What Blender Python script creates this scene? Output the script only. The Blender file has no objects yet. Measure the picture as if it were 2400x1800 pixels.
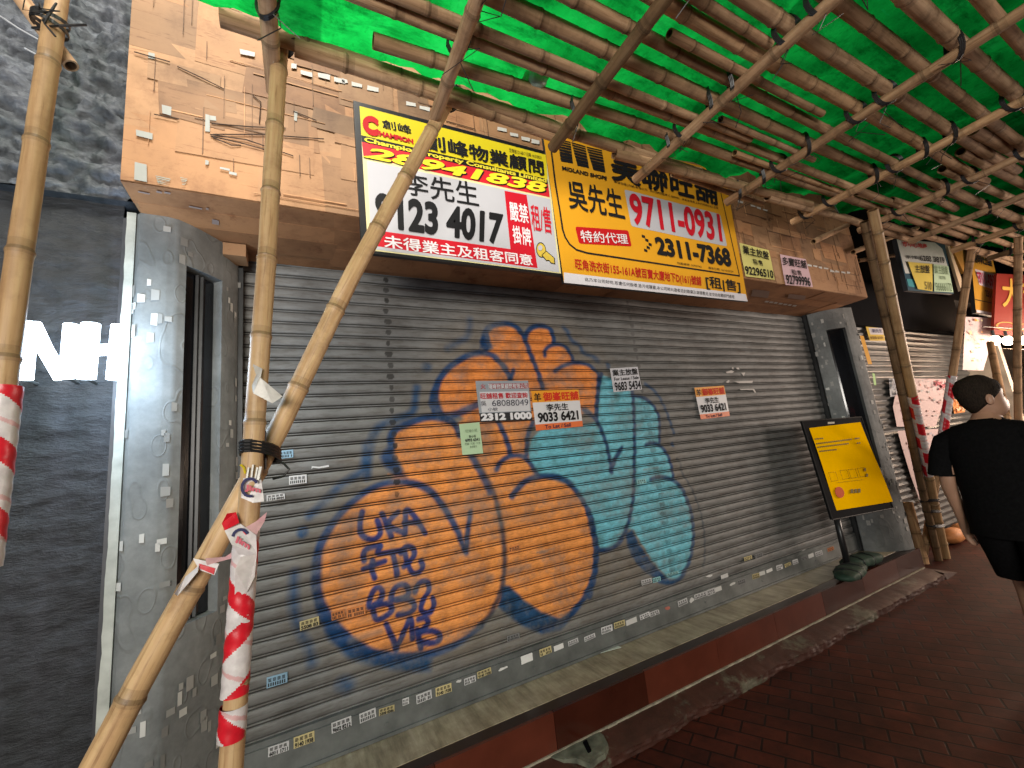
import bpy, bmesh, math, random
import numpy as np
from mathutils import Vector, Matrix, Quaternion, noise as mnoise

R = math.radians
rng = random.Random(7)
S = bpy.context.scene
COL = S.collection

# ------------------------------------------------------------------ camera geometry
YAW, PITCH, ROLL, FOC = R(27.58743138), R(10.02010192), R(-6.27689796), 969.9247
CAM = Vector((0, -2.45, 1.55))
_f = Vector((math.sin(YAW)*math.cos(PITCH), math.cos(YAW)*math.cos(PITCH), math.sin(PITCH)))
_r = Vector((math.cos(YAW), -math.sin(YAW), 0))
_u = _r.cross(_f)
RIGHT = _r*math.cos(ROLL) + _u*math.sin(ROLL)
UP = -_r*math.sin(ROLL) + _u*math.cos(ROLL)
FWD = _f

def ray(x, y):
    return RIGHT*((x-1200)/FOC) + UP*(-(y-900)/FOC) + FWD

def PY(x, y, Y):              # where a line of sight meets the vertical plane Y
    r = ray(x, y)
    return CAM + r*((Y-CAM.y)/r.y)

def PZ(x, y, Z):              # where a line of sight meets the level plane Z
    r = ray(x, y)
    return CAM + r*((Z-CAM.z)/r.z)

def FR(x0, y0, s):
    return lambda x, y: (x0+x/s, y0+y/s)

# ------------------------------------------------------------------ materials
def srgb(r, g, b):
    f = lambda c: (c/255/12.92) if c/255 <= .04045 else ((c/255+.055)/1.055)**2.4
    return (f(r), f(g), f(b))

class NT:
    def __init__(s, name):
        s.m = bpy.data.materials.new(name); s.m.use_nodes = True
        s.t = s.m.node_tree; s.n = s.t.nodes
        s.b = s.n['Principled BSDF']; s.out = s.n['Material Output']
    def new(s, typ, **kw):
        n = s.n.new(typ)
        for k, v in kw.items():
            if k.startswith('i_'):
                n.inputs[k[2:].replace('_', ' ')].default_value = v
            else:
                setattr(n, k, v)
        return n
    def link(s, a, b): s.t.links.new(a, b)
    def coords(s, scale=(1, 1, 1), kind='Object'):
        tc = s.new('ShaderNodeTexCoord'); mp = s.new('ShaderNodeMapping')
        mp.inputs['Scale'].default_value = scale
        s.link(tc.outputs[kind], mp.inputs['Vector']); return mp.outputs['Vector']
    def noise(s, vec, scale, detail=4, rough=.55):
        n = s.new('ShaderNodeTexNoise'); n.inputs['Scale'].default_value = scale
        n.inputs['Detail'].default_value = detail; n.inputs['Roughness'].default_value = rough
        s.link(vec, n.inputs['Vector']); return n.outputs['Fac']
    def ramp(s, fac, stops):
        n = s.new('ShaderNodeValToRGB'); e = n.color_ramp.elements
        while len(e) < len(stops): e.new(.5)
        for k, (p, c) in enumerate(stops):
            e[k].position = p; e[k].color = (*c, 1) if len(c) == 3 else c
        s.link(fac, n.inputs['Fac']); return n.outputs['Color']
    def mix(s, fac, a, b, mode='MIX'):
        n = s.new('ShaderNodeMix', data_type='RGBA', blend_type=mode)
        for sock, v in ((n.inputs[0], fac), (n.inputs[6], a), (n.inputs[7], b)):
            if isinstance(v, (int, float)): sock.default_value = v
            elif isinstance(v, tuple): sock.default_value = (*v, 1) if len(v) == 3 else v
            else: s.link(v, sock)
        return n.outputs[2]
    def bump(s, h, strength=.3, dist=.01):
        n = s.new('ShaderNodeBump'); n.inputs['Strength'].default_value = strength
        n.inputs['Distance'].default_value = dist
        s.link(h, n.inputs['Height']); s.link(n.outputs['Normal'], s.b.inputs['Normal'])
    def base(s, c):
        if isinstance(c, tuple): s.b.inputs['Base Color'].default_value = (*c, 1)
        else: s.link(c, s.b.inputs['Base Color'])
    def rough(s, v): s.b.inputs['Roughness'].default_value = v

def simple(name, col, rough=.6, var=.18, scale=30, metal=0, bump=0):
    t = NT(name); v = t.coords()
    f = t.noise(v, scale)
    lo = tuple(max(0, c*(1-var)) for c in col); hi = tuple(min(1, c*(1+var)) for c in col)
    t.base(t.ramp(f, [(.3, lo), (.7, hi)])); t.rough(rough)
    t.b.inputs['Metallic'].default_value = metal
    if bump: t.bump(f, bump, .004)
    return t.m

def painted(name, rough=.6, var=.15, scale=25, bump=0, spec=.5):
    t = NT(name); v = t.coords()
    a = t.new('ShaderNodeAttribute', attribute_name='Col')
    f = t.noise(v, scale)
    g = t.ramp(f, [(.3, (1-var,)*3), (.7, (1,)*3)])
    t.base(t.mix(1.0, a.outputs['Color'], g, 'MULTIPLY')); t.rough(rough)
    t.b.inputs['Specular IOR Level'].default_value = spec
    if bump: t.bump(f, bump, .004)
    return t.m

M = {}
def bamboo_mat(name, lo, mid, hi, dirt, rgh=.5, spc=.4):
    t = NT(name)
    v = t.coords((26, 26, 1.6)); f = t.noise(v, 2.2, 5)
    v2 = t.coords((1, 1, 1)); f2 = t.noise(v2, 6, 6, .7)
    oi = t.new('ShaderNodeObjectInfo')
    c = t.ramp(f, [(.25, lo), (.5, mid), (.8, hi)])
    tint = t.ramp(oi.outputs['Random'], [(0, (.72, .68, .62)), (.5, (.95, .95, .95)), (1, (1.1, 1.04, .92))])
    c = t.mix(1.0, c, tint, 'MULTIPLY')
    spots = t.ramp(f2, [(.50, (0, 0, 0)), (.70, (1, 1, 1))])
    c = t.mix(t.mix(1.0, spots, (.75, .75, .75), 'MULTIPLY'), c, dirt)
    v3 = t.coords((60, 60, 2.5)); f3 = t.noise(v3, 1.6, 6, .7)
    c = t.mix(1.0, c, t.ramp(f3, [(.32, (.62, .56, .50)), (.45, (1, 1, 1)), (.66, (1, 1, 1)), (.75, (1.15, 1.14, 1.1))]), 'MULTIPLY')
    a = t.new('ShaderNodeAttribute', attribute_name='Col')
    c = t.mix(1.0, c, a.outputs['Color'], 'MULTIPLY')
    t.base(c); t.rough(rgh); t.b.inputs['Specular IOR Level'].default_value = spc; t.bump(f, .3, .003)
    return t.m
M['bamboo'] = bamboo_mat('bamboo_fresh', (.38, .235, .12), (.52, .355, .195), (.62, .47, .28), (.24, .14, .07))
M['bamboo_old'] = bamboo_mat('bamboo_weathered', (.25, .155, .092), (.40, .265, .165), (.54, .39, .26), (.09, .055, .035), .85, .12)
M['bamboo_dark'] = bamboo_mat('bamboo_dark', (.13, .085, .045), (.20, .13, .075), (.28, .20, .12), (.05, .035, .02), .85, .12)
M['strap'] = simple('black_nylon', (.012, .012, .013), .45)
M['black'] = simple('black_board', (.012, .012, .013), .35)
M['painted'] = painted('printed_paper', .65, .08, 25, 0, .2)
M['gloss'] = painted('printed_vinyl', .42, .06, 6, 0, .3)
M['tape'] = painted('plastic_tape', .35, .25, 40, .3)
M['standblack'] = simple('matte_black_board', (.009, .009, .010), .8)
M['standblack'].node_tree.nodes['Principled BSDF'].inputs['Specular IOR Level'].default_value = .08
M['dark'] = simple('dark_void', (.003, .003, .004), .9)  # near-black colour standing for unlit depth
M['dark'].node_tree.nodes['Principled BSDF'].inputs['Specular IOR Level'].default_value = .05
M['darkglass'] = simple('dark_glass', (.010, .011, .014), .12)

def metal_shutter():
    t = NT('painted_shutter_steel')
    v = t.coords((1, 1, 1)); vs = t.coords((1.3, 1, 9))
    f = t.noise(v, 3.0, 8, .65); fs = t.noise(vs, 5, 6, .7)
    c = t.ramp(f, [(.25, (.125, .124, .119)), (.5, (.178, .179, .173)), (.8, (.235, .238, .23))])
    g = t.ramp(fs, [(.46, (1, 1, 1)), (.78, (.42, .36, .30))])
    c = t.mix(1.0, c, g, 'MULTIPLY')
    vr = t.coords((2.0, 1, 30)); fr = t.noise(vr, 3.2, 7, .75)
    rust = t.ramp(fr, [(.66, (0, 0, 0)), (.74, (1, 1, 1))])
    c = t.mix(t.mix(1.0, rust, (.7, .7, .7), 'MULTIPLY'), c, (.10, .045, .022))
    a = t.new('ShaderNodeAttribute', attribute_name='paint')
    pv = t.noise(v, 7, 8, .72); pv2 = t.noise(vs, 14, 4, .6)
    pt = t.ramp(pv, [(.28, (.42, .38, .33)), (.50, (.88, .88, .88)), (.72, (1.15, 1.15, 1.15))])
    pc = t.mix(1.0, a.outputs['Color'], pt, 'MULTIPLY')
    pt2 = t.ramp(pv2, [(.4, (1, 1, 1)), (.75, (.62, .60, .56))])
    pc = t.mix(1.0, pc, pt2, 'MULTIPLY')
    thin = t.ramp(t.noise(v, 3.6, 9, .74), [(.38, (.42, .42, .42)), (.54, (1, 1, 1))])
    mm_ = t.new('ShaderNodeMath', operation='MULTIPLY'); t.link(a.outputs['Alpha'], mm_.inputs[0]); t.link(thin, mm_.inputs[1])
    c = t.mix(mm_.outputs[0], c, pc)
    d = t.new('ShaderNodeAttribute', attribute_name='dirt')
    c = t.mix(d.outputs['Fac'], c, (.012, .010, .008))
    t.base(c); t.rough(.58); t.b.inputs['Metallic'].default_value = .08; t.b.inputs['Specular IOR Level'].default_value = .35
    t.bump(f, .12, .004)
    return t.m
M['shutter'] = metal_shutter()
M['steel'] = simple('grey_steel', (.14, .15, .145), .45, .3, 8, .3)

def cardboard():
    t = NT('brown_cardboard'); v = t.coords(); vs = t.coords((1.2, 1, 9))
    a = t.new('ShaderNodeAttribute', attribute_name='Col')
    f = t.noise(v, 5, 8, .7); fs = t.noise(vs, 6, 7, .75)
    g = t.ramp(f, [(.3, (.60, .53, .48)), (.5, (.95, .93, .92)), (.8, (1.15, 1.13, 1.1))])
    c = t.mix(1.0, a.outputs['Color'], g, 'MULTIPLY')
    g2 = t.ramp(fs, [(.33, (.62, .50, .42)), (.43, (1, 1, 1)), (.66, (1, 1, 1)), (.74, (1.18, 1.16, 1.12))])
    c = t.mix(1.0, c, g2, 'MULTIPLY')
    t.base(c); t.rough(.7); t.bump(f, .25, .004)
    return t.m
M['card'] = cardboard()

def pillar_paint():
    t = NT('grey_pillar_paint'); v = t.coords()
    f = t.noise(v, 9, 8, .7); f2 = t.noise(v, 2.0, 4)
    c = t.ramp(f, [(.25, (.135, .143, .145)), (.5, (.205, .216, .217)), (.75, (.29, .302, .30))])
    c = t.mix(1.0, c, t.ramp(f2, [(.3, (.72, .74, .74)), (.7, (1.05, 1.05, 1.03))]), 'MULTIPLY')
    vo = t.new('ShaderNodeTexVoronoi', feature='SMOOTH_F1'); vo.inputs['Scale'].default_value = 15
    vm = t.coords((1, 1, .55)); t.link(vm, vo.inputs['Vector'])
    rg = t.ramp(vo.outputs['Distance'], [(.30, (0, 0, 0)), (.34, (1, 1, 1)), (.38, (0, 0, 0))])
    c = t.mix(t.mix(1.0, rg, (.22, .22, .22), 'MULTIPLY'), c, (.11, .115, .11))
    t.base(c); t.rough(.68)
    ad = t.new('ShaderNodeMath', operation='ADD'); t.link(f, ad.inputs[0]); t.link(rg, ad.inputs[1])
    t.bump(ad.outputs[0], .35, .004)
    return t.m
M['pillar'] = pillar_paint()

def stone():
    t = NT('dark_rough_stone'); v = t.coords(); vs = t.coords((1, 1, 2.6))
    f = t.noise(vs, 14, 9, .72); f2 = t.noise(v, 2.4, 5)
    c = t.ramp(f, [(.3, (.014, .0145, .017)), (.55, (.040, .042, .047)), (.8, (.095, .098, .108))])
    c = t.mix(1.0, c, t.ramp(f2, [(.3, (.6, .66, .62)), (.7, (1.1, 1.1, 1.12))]), 'MULTIPLY')
    st = t.noise(t.coords((4.5, 1, .45)), 2.0, 5, .6)
    c = t.mix(1.0, c, t.ramp(st, [(.36, (.42, .50, .45)), (.55, (1, 1, 1)), (.75, (1.25, 1.25, 1.28))]), 'MULTIPLY')
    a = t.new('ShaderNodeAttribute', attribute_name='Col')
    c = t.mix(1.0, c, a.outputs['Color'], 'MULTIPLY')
    t.base(c); t.rough(.5); t.bump(f, .8, .014)
    return t.m
M['stone'] = stone()

def pavers():
    t = NT('red_brick_pavers'); v = t.coords((1, 1, 1))
    mp = t.new('ShaderNodeMapping'); mp.inputs['Rotation'].default_value = (0, 0, R(62))
    t.link(v, mp.inputs['Vector'])
    b = t.new('ShaderNodeTexBrick'); t.link(mp.outputs['Vector'], b.inputs['Vector'])
    b.inputs['Color1'].default_value = (.088, .019, .010, 1); b.inputs['Color2'].default_value = (.062, .014, .0075, 1)
    b.inputs['Mortar'].default_value = (.018, .006, .004, 1)
    b.inputs['Scale'].default_value = 1; b.inputs['Mortar Size'].default_value = .006
    b.inputs['Brick Width'].default_value = .21; b.inputs['Row Height'].default_value = .105
    b.inputs['Mortar Smooth'].default_value = .3
    f = t.noise(v, 9, 9, .7); f2 = t.noise(v, 1.3, 5)
    c = t.mix(1.0, b.outputs['Color'], t.ramp(f, [(.3, (.5, .5, .5)), (.7, (1.25, 1.2, 1.15))]), 'MULTIPLY')
    c = t.mix(1.0, c, t.ramp(f2, [(.35, (.6, .6, .62)), (.65, (1.1, 1.05, 1))]), 'MULTIPLY')
    t.base(c); t.rough(.6); t.b.inputs['Specular IOR Level'].default_value = .22
    ad = t.new('ShaderNodeMath', operation='MULTIPLY_ADD'); t.link(b.outputs['Fac'], ad.inputs[0]); ad.inputs[1].default_value = -1.0
    t.link(f, ad.inputs[2]); t.bump(ad.outputs[0], .3, .005)
    return t.m
M['pavers'] = pavers()

def marble():
    t = NT('streaked_marble'); v = t.coords((9, 1.1, 1)); f = t.noise(v, 2.0, 7, .7)
    v2 = t.coords(); f2 = t.noise(v2, 7, 8, .7)
    c = t.ramp(f, [(.28, (.18, .15, .10)), (.5, (.40, .35, .25)), (.78, (.60, .54, .42))])
    c = t.mix(1.0, c, t.ramp(f2, [(.3, (.55, .52, .48)), (.7, (1.1, 1.1, 1.05))]), 'MULTIPLY')
    t.base(c); t.rough(.35)
    return t.m
M['marble'] = marble()

def apron():
    t = NT('worn_red_screed'); v = t.coords(); f = t.noise(v, 7, 10, .75); f2 = t.noise(v, 2.2, 6, .7)
    red = t.ramp(f, [(.3, (.028, .009, .005)), (.6, (.062, .020, .012)), (.8, (.10, .045, .03))])
    grey = t.ramp(f, [(.3, (.04, .034, .022)), (.7, (.16, .145, .10))])
    m = t.ramp(f2, [(.54, (0, 0, 0)), (.60, (1, 1, 1))])
    t.base(t.mix(m, red, grey)); t.rough(.6); t.bump(f, .6, .008)
    return t.m
M['apron'] = apron()
M['tile'] = painted('glazed_red_tile', .18, .3, 5, 0)
M['concrete'] = simple('broken_concrete', (.12, .125, .09), .8, .5, 14, 0, .8)
M['grout'] = simple('pale_grout', (.30, .27, .20), .8, .4, 20)

def net():
    t = NT('green_debris_netting'); v = t.coords(); f = t.noise(v, 5, 6, .65); f2 = t.noise(v, 1.1, 3)
    c = t.ramp(f, [(.3, (.003, .22, .030)), (.55, (.005, .38, .055)), (.75, (.016, .48, .09)), (.85, (.10, .58, .20))])
    c = t.mix(1.0, c, t.ramp(f2, [(.35, (.55, .55, .55)), (.6, (1, 1, 1))]), 'MULTIPLY')
    sp = t.new('ShaderNodeSeparateXYZ'); t.link(v, sp.inputs[0])
    pp = t.new('ShaderNodeMath', operation='PINGPONG'); t.link(sp.outputs[0], pp.inputs[0]); pp.inputs[1].default_value = .93
    c = t.mix(1.0, c, t.ramp(pp.outputs[0], [(.0, (.48, .5, .5)), (.085, (.52, .54, .54)), (.095, (1, 1, 1))]), 'MULTIPLY')
    cr = t.noise(t.coords((2.2, 7.5, 1)), 2.4, 7, .7)
    c = t.mix(1.0, c, t.ramp(cr, [(.36, (.50, .52, .5)), (.5, (1, 1, 1)), (.62, (1, 1, 1)), (.70, (1.5, 1.25, 1.9))]), 'MULTIPLY')
    dd = t.noise(v, 16, 6, .75)
    c = t.mix(1.0, c, t.ramp(dd, [(.34, (.66, .64, .6)), (.45, (1, 1, 1))]), 'MULTIPLY')
    tr = t.new('ShaderNodeBsdfTranslucent'); df = t.new('ShaderNodeBsdfDiffuse')
    t.link(c, tr.inputs['Color'])
    t.link(t.mix(1.0, c, (.35, .35, .35), 'MULTIPLY'), df.inputs['Color'])
    mx = t.new('ShaderNodeMixShader'); mx.inputs['Fac'].default_value = .22
    t.link(tr.outputs[0], mx.inputs[1]); t.link(df.outputs[0], mx.inputs[2])
    bp = t.new('ShaderNodeBump'); bp.inputs['Strength'].default_value = .6; bp.inputs['Distance'].default_value = .02
    t.link(f, bp.inputs['Height']); t.link(bp.outputs['Normal'], tr.inputs['Normal']); t.link(bp.outputs['Normal'], df.inputs['Normal'])
    t.link(mx.outputs[0], t.out.inputs['Surface'])
    return t.m
M['net'] = net()

def emit(name, col, s):
    t = NT(name); t.b.inputs['Emission Color'].default_value = (*col, 1)
    t.b.inputs['Emission Strength'].default_value = s; t.base(col); return t.m
M['neon'] = emit('white_neon', (.74, .87, 1.0), 9)
M['bulb'] = emit('warm_bulb', (1.0, .80, .55), 25)

def hairmat():
    t = NT('short_black_hair'); v = t.coords((40, 40, 8)); f = t.noise(v, 6, 5)
    t.base(t.ramp(f, [(.3, (.008, .006, .005)), (.7, (.035, .025, .018))])); t.rough(.85); t.b.inputs['Specular IOR Level'].default_value = .1; t.bump(f, .8, .006)
    return t.m
M['hair'] = hairmat()
M['skin'] = simple('skin', (.36, .20, .13), .5, .12, 12)
M['blackcloth'] = simple('black_cotton', (.0045, .0045, .005), .9, .3, 60, 0, .4)
M['blackcloth'].node_tree.nodes['Principled BSDF'].inputs['Specular IOR Level'].default_value = .08
M['sandbag'] = simple('green_sandbag', (.014, .040, .024), .7, .4, 20, 0, .5)
M['lampwhite'] = simple('pale_plaster', (.55, .46, .36), .7, .25, 6)

# ------------------------------------------------------------------ mesh builder
class MB:
    def __init__(s): s.v, s.f, s.c = [], [], []
    def add(s, vs, fs, col=(1, 1, 1)):
        o = len(s.v); s.v += [tuple(p) for p in vs]
        for k, f in enumerate(fs):
            s.f.append([i+o for i in f]); s.c.append(col[k] if isinstance(col, list) else col)
    def quad(s, a, b, c, d, col=(1, 1, 1)): s.add([a, b, c, d], [(0, 1, 2, 3)], col)
    def box(s, x0, x1, y0, y1, z0, z1, col=(1, 1, 1)):
        v = [(x, y, z) for x in (x0, x1) for y in (y0, y1) for z in (z0, z1)]
        s.add(v, [(0, 1, 3, 2), (4, 6, 7, 5), (0, 4, 5, 1), (2, 3, 7, 6), (0, 2, 6, 4), (1, 5, 7, 3)], col)
    def slab(s, q, n, t, col=(1, 1, 1)):          # quad q given thickness t backwards along n
        n = Vector(n).normalized(); a = [Vector(p) for p in q]; b = [p+n*t for p in a]
        s.add(a+b, [(0, 1, 2, 3), (7, 6, 5, 4), (0, 4, 5, 1), (1, 5, 6, 2), (2, 6, 7, 3), (3, 7, 4, 0)], col)
    def tube(s, pts, r, n=8, col=(1, 1, 1), caps=True):
        pts = [Vector(p) for p in pts]; rs = r if isinstance(r, (list, tuple)) else [r]*len(pts)
        rings = []; up = None
        for i, p in enumerate(pts):
            d = (pts[min(i+1, len(pts)-1)]-pts[max(i-1, 0)]).normalized()
            if up is None:
                up = Vector((0, 0, 1)) if abs(d.z) < .9 else Vector((1, 0, 0))
            a = d.cross(up).normalized(); b = a.cross(d); up = b
            rings.append([p+(a*math.cos(2*math.pi*k/n)+b*math.sin(2*math.pi*k/n))*rs[i] for k in range(n)])
        vs = [q for rg in rings for q in rg]; fs = []
        for i in range(len(pts)-1):
            for k in range(n):
                fs.append((i*n+k, i*n+(k+1) % n, (i+1)*n+(k+1) % n, (i+1)*n+k))
        if caps:
            fs.append(tuple(range(n-1, -1, -1))); fs.append(tuple((len(pts)-1)*n+k for k in range(n)))
        s.add(vs, fs, col)
    def loft(s, rings, col=(1, 1, 1), caps=True):
        n = len(rings[0]); vs = [q for rg in rings for q in rg]; fs = []
        for i in range(len(rings)-1):
            for k in range(n):
                fs.append((i*n+k, i*n+(k+1) % n, (i+1)*n+(k+1) % n, (i+1)*n+k))
        if caps:
            fs.append(tuple(range(n-1, -1, -1))); fs.append(tuple((len(rings)-1)*n+k for k in range(n)))
        s.add(vs, fs, col)
    def build(s, name, mat, parent=None, smooth=False, org=None):
        me = bpy.data.meshes.new(name)
        vs = s.v
        if org is not None: vs = [(p[0]-org[0], p[1]-org[1], p[2]-org[2]) for p in vs]
        me.from_pydata(vs, [], s.f); me.update()
        ca = me.color_attributes.new('Col', 'FLOAT_COLOR', 'CORNER')
        arr = []
        for f, c in zip(s.f, s.c): arr += [c[0], c[1], c[2], 1.0]*len(f)
        if len(arr) == len(me.loops)*4: ca.data.foreach_set('color', arr)
        if smooth: me.polygons.foreach_set('use_smooth', [True]*len(me.polygons))
        me.materials.append(mat)
        o = bpy.data.objects.new(name, me); COL.objects.link(o)
        if org is not None: o.location = org
        if parent is not None:
            o.parent = parent
            if org is None: o.matrix_parent_inverse = parent.matrix_basis.inverted()
        return o

def tag(o, label, cat, group=None, kind=None):
    if label: o['label'] = label
    if cat: o['category'] = cat
    if group: o['group'] = group
    if kind: o['kind'] = kind
    return o
def thing(name, label, cat, loc=(0, 0, 0), group=None):
    o = bpy.data.objects.new(name, None); COL.objects.link(o); o.location = loc
    o.empty_display_size = .1
    return tag(o, label, cat, group)
def structure(o):
    o['kind'] = 'structure'; return o

# ------------------------------------------------------------------ lettering
_tc = {}
def glyphs(body, offset):
    k = (body, offset)
    if k in _tc: return _tc[k]
    c = bpy.data.curves.new('txt', 'FONT'); c.body = body; c.offset = offset; c.resolution_u = 4
    o = bpy.data.objects.new('txt', c); COL.objects.link(o)
    dg = bpy.context.evaluated_depsgraph_get()
    me = bpy.data.meshes.new_from_object(o.evaluated_get(dg))
    vs = np.array([v.co[:2] for v in me.vertices]) if len(me.vertices) else np.zeros((0, 2))
    fs = [tuple(p.vertices) for p in me.polygons]
    bpy.data.objects.remove(o); bpy.data.curves.remove(c); bpy.data.meshes.remove(me)
    lo, hi = vs.min(0), vs.max(0)
    _tc[k] = ((vs-lo)/np.maximum(hi-lo, 1e-6), fs, (hi-lo)); return _tc[k]

def text(mb, body, q, col, bold=0, offset=0.0, lift=.0012, shear=0):
    """lettering stretched into the quad q (TL,TR,BR,BL) lying on a real board"""
    uv, fs, dim = glyphs(body, offset)
    TL, TR, BR, BL = [Vector(p) for p in q]
    n = (TR-TL).cross(BL-TL).normalized()
    if n.dot(CAM-TL) < 0: n = -n
    shifts = [(0, 0)]
    if bold: shifts += [(bold, 0), (-bold, 0), (0, bold), (0, -bold)]
    asp = dim[0]/max(dim[1], 1e-6)
    for i, (du, dv) in enumerate(shifts):
        vs = []
        for u, v in uv:
            u2 = u+du/asp; v2 = v+dv
            u2 += shear*(v2-.5)
            a = TL+(TR-TL)*u2; b = BL+(BR-BL)*u2
            vs.append(b+(a-b)*v2+n*(lift+i*.00022))
        mb.add(vs, fs, col)
    return mb

def px(F, pts, Y): return [PY(*F(*p), Y) for p in pts]

def flat(mb, pts, col, lift=0.0):
    """a flat polygon, shifted a hair towards the viewer along its own normal"""
    P = [Vector(p) for p in pts]
    n = Vector((0, 0, 0))
    for i in range(len(P)): n += P[i].cross(P[(i+1) % len(P)])
    n.normalize()
    if n.dot(CAM-P[0]) < 0: n = -n; 
    mb.add([p+n*lift for p in P], [tuple(range(len(P)))], col)

def stroke(mb, pts, w, col, lift=.001):
    P = [Vector(p) for p in pts]; L = []; Rr = []
    for i, p in enumerate(P):
        d = (P[min(i+1, len(P)-1)]-P[max(i-1, 0)]).normalized()
        nn = Vector((0, -1, 0)); s = d.cross(nn).normalized()*w/2
        L.append(p+s+nn*lift); Rr.append(p-s+nn*lift)
    n = len(P)
    mb.add(L+Rr, [(i, i+1, n+i+1, n+i) for i in range(n-1)], col)

BLK = (.012, .012, .013); WHT = (.48, .48, .51); RED = (.55, .012, .025); YEL = (.80, .66, .02)
ORG = (.75, .36, .02); INK = (.008, .008, .009)

# ================================================================== ground and step
def grid_sheet(name, x0, x1, y0, y1, z, mat):
    m = MB(); m.quad((x0, y0, z), (x1, y0, z), (x1, y1, z), (x0, y1, z))
    return structure(m.build(name, mat))
grid_sheet('pavement', -30, 60, -6.0, 1.2, 0, M['pavers'])
M['asphalt'] = simple('night_asphalt', (.03, .03, .032), .8, .4, 8, 0, .4)
grid_sheet('road', -60, 90, -60, -6.0, -.12, M['asphalt'])
m = MB(); m.box(-30, 60, -6.15, -6.0, -.13, .004); structure(m.build('kerb', M['concrete']))

# low worn apron in front of the step, its outer edge broken
m = MB(); ys = []
N = 620
for i in range(N+1):
    x = -2.6+i*(5.33+2.6)/N
    y = -.500+.016*mnoise.noise((x*6, 0, 0))+.024*mnoise.noise((x*1.7, 3, 0))+.006*mnoise.noise((x*23, 9, 0))
    ys.append((x, y))
top = .078
for (xa, ya), (xb, yb) in zip(ys[:-1], ys[1:]):
    h = lambda x, k: top+.003*mnoise.noise((x*14, k, 1))
    m.add([(xa, -.36, top+.004), (xb, -.36, top+.004), (xb, -.43, h(xb, 1)-.012), (xa, -.43, h(xa, 1)-.012),
           (xb, yb+.015, h(xb, 2)-.028), (xa, ya+.015, h(xa, 2)-.028)]+[p for z in (.042, .033, .023, .012, .0) for p in ((xb, yb+.007*mnoise.noise((xb*19, z*60, 5))-.004, z), (xa, ya+.007*mnoise.noise((xa*19, z*60, 5))-.004, z))],
          [(0, 3, 2, 1), (3, 5, 4, 2), (5, 7, 6, 4), (7, 9, 8, 6), (9, 11, 10, 8), (11, 13, 12, 10), (13, 15, 14, 12)])
m.quad((5.33, -.36, top), (5.33, ys[-1][1], top-.02), (5.62, ys[-1][1], .001), (5.62, -.36, .001)); m.add([(5.33, ys[-1][1], top-.02), (5.33, ys[-1][1]-.012, 0), (5.62, ys[-1][1], .001)], [(0, 1, 2)])
ap = structure(m.build('kerb_apron', M['apron'], None, False))
m = MB()
F = FR(800, 1200, 2.765)
hole = [(1340, 1590), (1420, 1540), (1480, 1470), (1560, 1430), (1640, 1410), (1700, 1450), (1730, 1510), (1710, 1570), (1660, 1600), (1620, 1640), (1520, 1600), (1440, 1610)]
hp = [PZ(*F(*p), top) for p in hole]
cen = sum(hp, Vector())/len(hp)
ring2 = [cen+(p-cen)*.82+Vector((0, 0, .005+.006*rng.random())) for p in hp]
ring1 = [p+Vector((0, 0, .004)) for p in hp]
k = len(hp); vs = [p-Vector((0, 0, .02)) for p in hp]+ring1+ring2+[cen+Vector((0, 0, .006))]
fs = []
for i in range(k):
    j = (i+1) % k
    fs += [(i, j, k+j, k+i), (k+i, k+j, 2*k+j, 2*k+i), (2*k+i, 2*k+j, 3*k)]
m.add(vs, fs); m.build('concrete_patch', M['concrete'], ap, False)
m = MB()
sl = [PZ(*F(*p), top+.014) for p in [(1565, 1490), (1590, 1475), (1620, 1540), (1597, 1552)]]
m.slab([sl[0], sl[1], sl[2], sl[3]], (0, 0, -1), .01); m.build('bolt_slot', M['dark'], ap)

step = thing('shop_step', 'low shop step with a streaked marble sill over glazed red tiles', 'step', (2.4, -.2, 0))
m = MB(); m.box(-2.6, 5.33, -.27, .30, .0, .26); m.build('marble_sill', M['marble'], step)
m = MB(); m.box(-2.6, 5.33, -.345, -.2705, 0, .2575); m.build('nosing_strip', simple('brown_nosing', (.022, .010, .007), .3), step)
m = MB(); xs = [-2.6]
while xs[-1] < 5.32: xs.append(min(5.33, xs[-1]+.62))
for a, b in zip(xs[:-1], xs[1:]):
    kk = rng.choice([.5, .75, .85, 1, 1.1]); 
    m.box(a+.0015, b-.0015, -.365, -.3455, .088, .2585, (.10*kk, .025*kk, .014*kk))
m.build('riser_tiles', M['tile'], step)
m = MB()
for i in range(120):
    a = -2.6+i*7.93/120; b = a+7.93/120
    m.box(a, b, -.372-.004*rng.random(), -.3458, .076+.003*rng.random(), .0875)
m.build('grout_line', M['grout'], step)
m = MB(); m.box(5.3315, 5.35, -.365, .3, 0, .255, (.05, .012, .008)); m.build('end_tiles', M['tile'], step)

# ================================================================== roller shutter
X0, X1, ZB, ZT = -.275, 4.985, .43, 2.80
PITCH_S = .06808
SH = thing('roller_shutter', 'wide grey roller shutter covered by a big orange and turquoise graffiti piece', 'shutter', (2.35, 0, .26))

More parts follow.
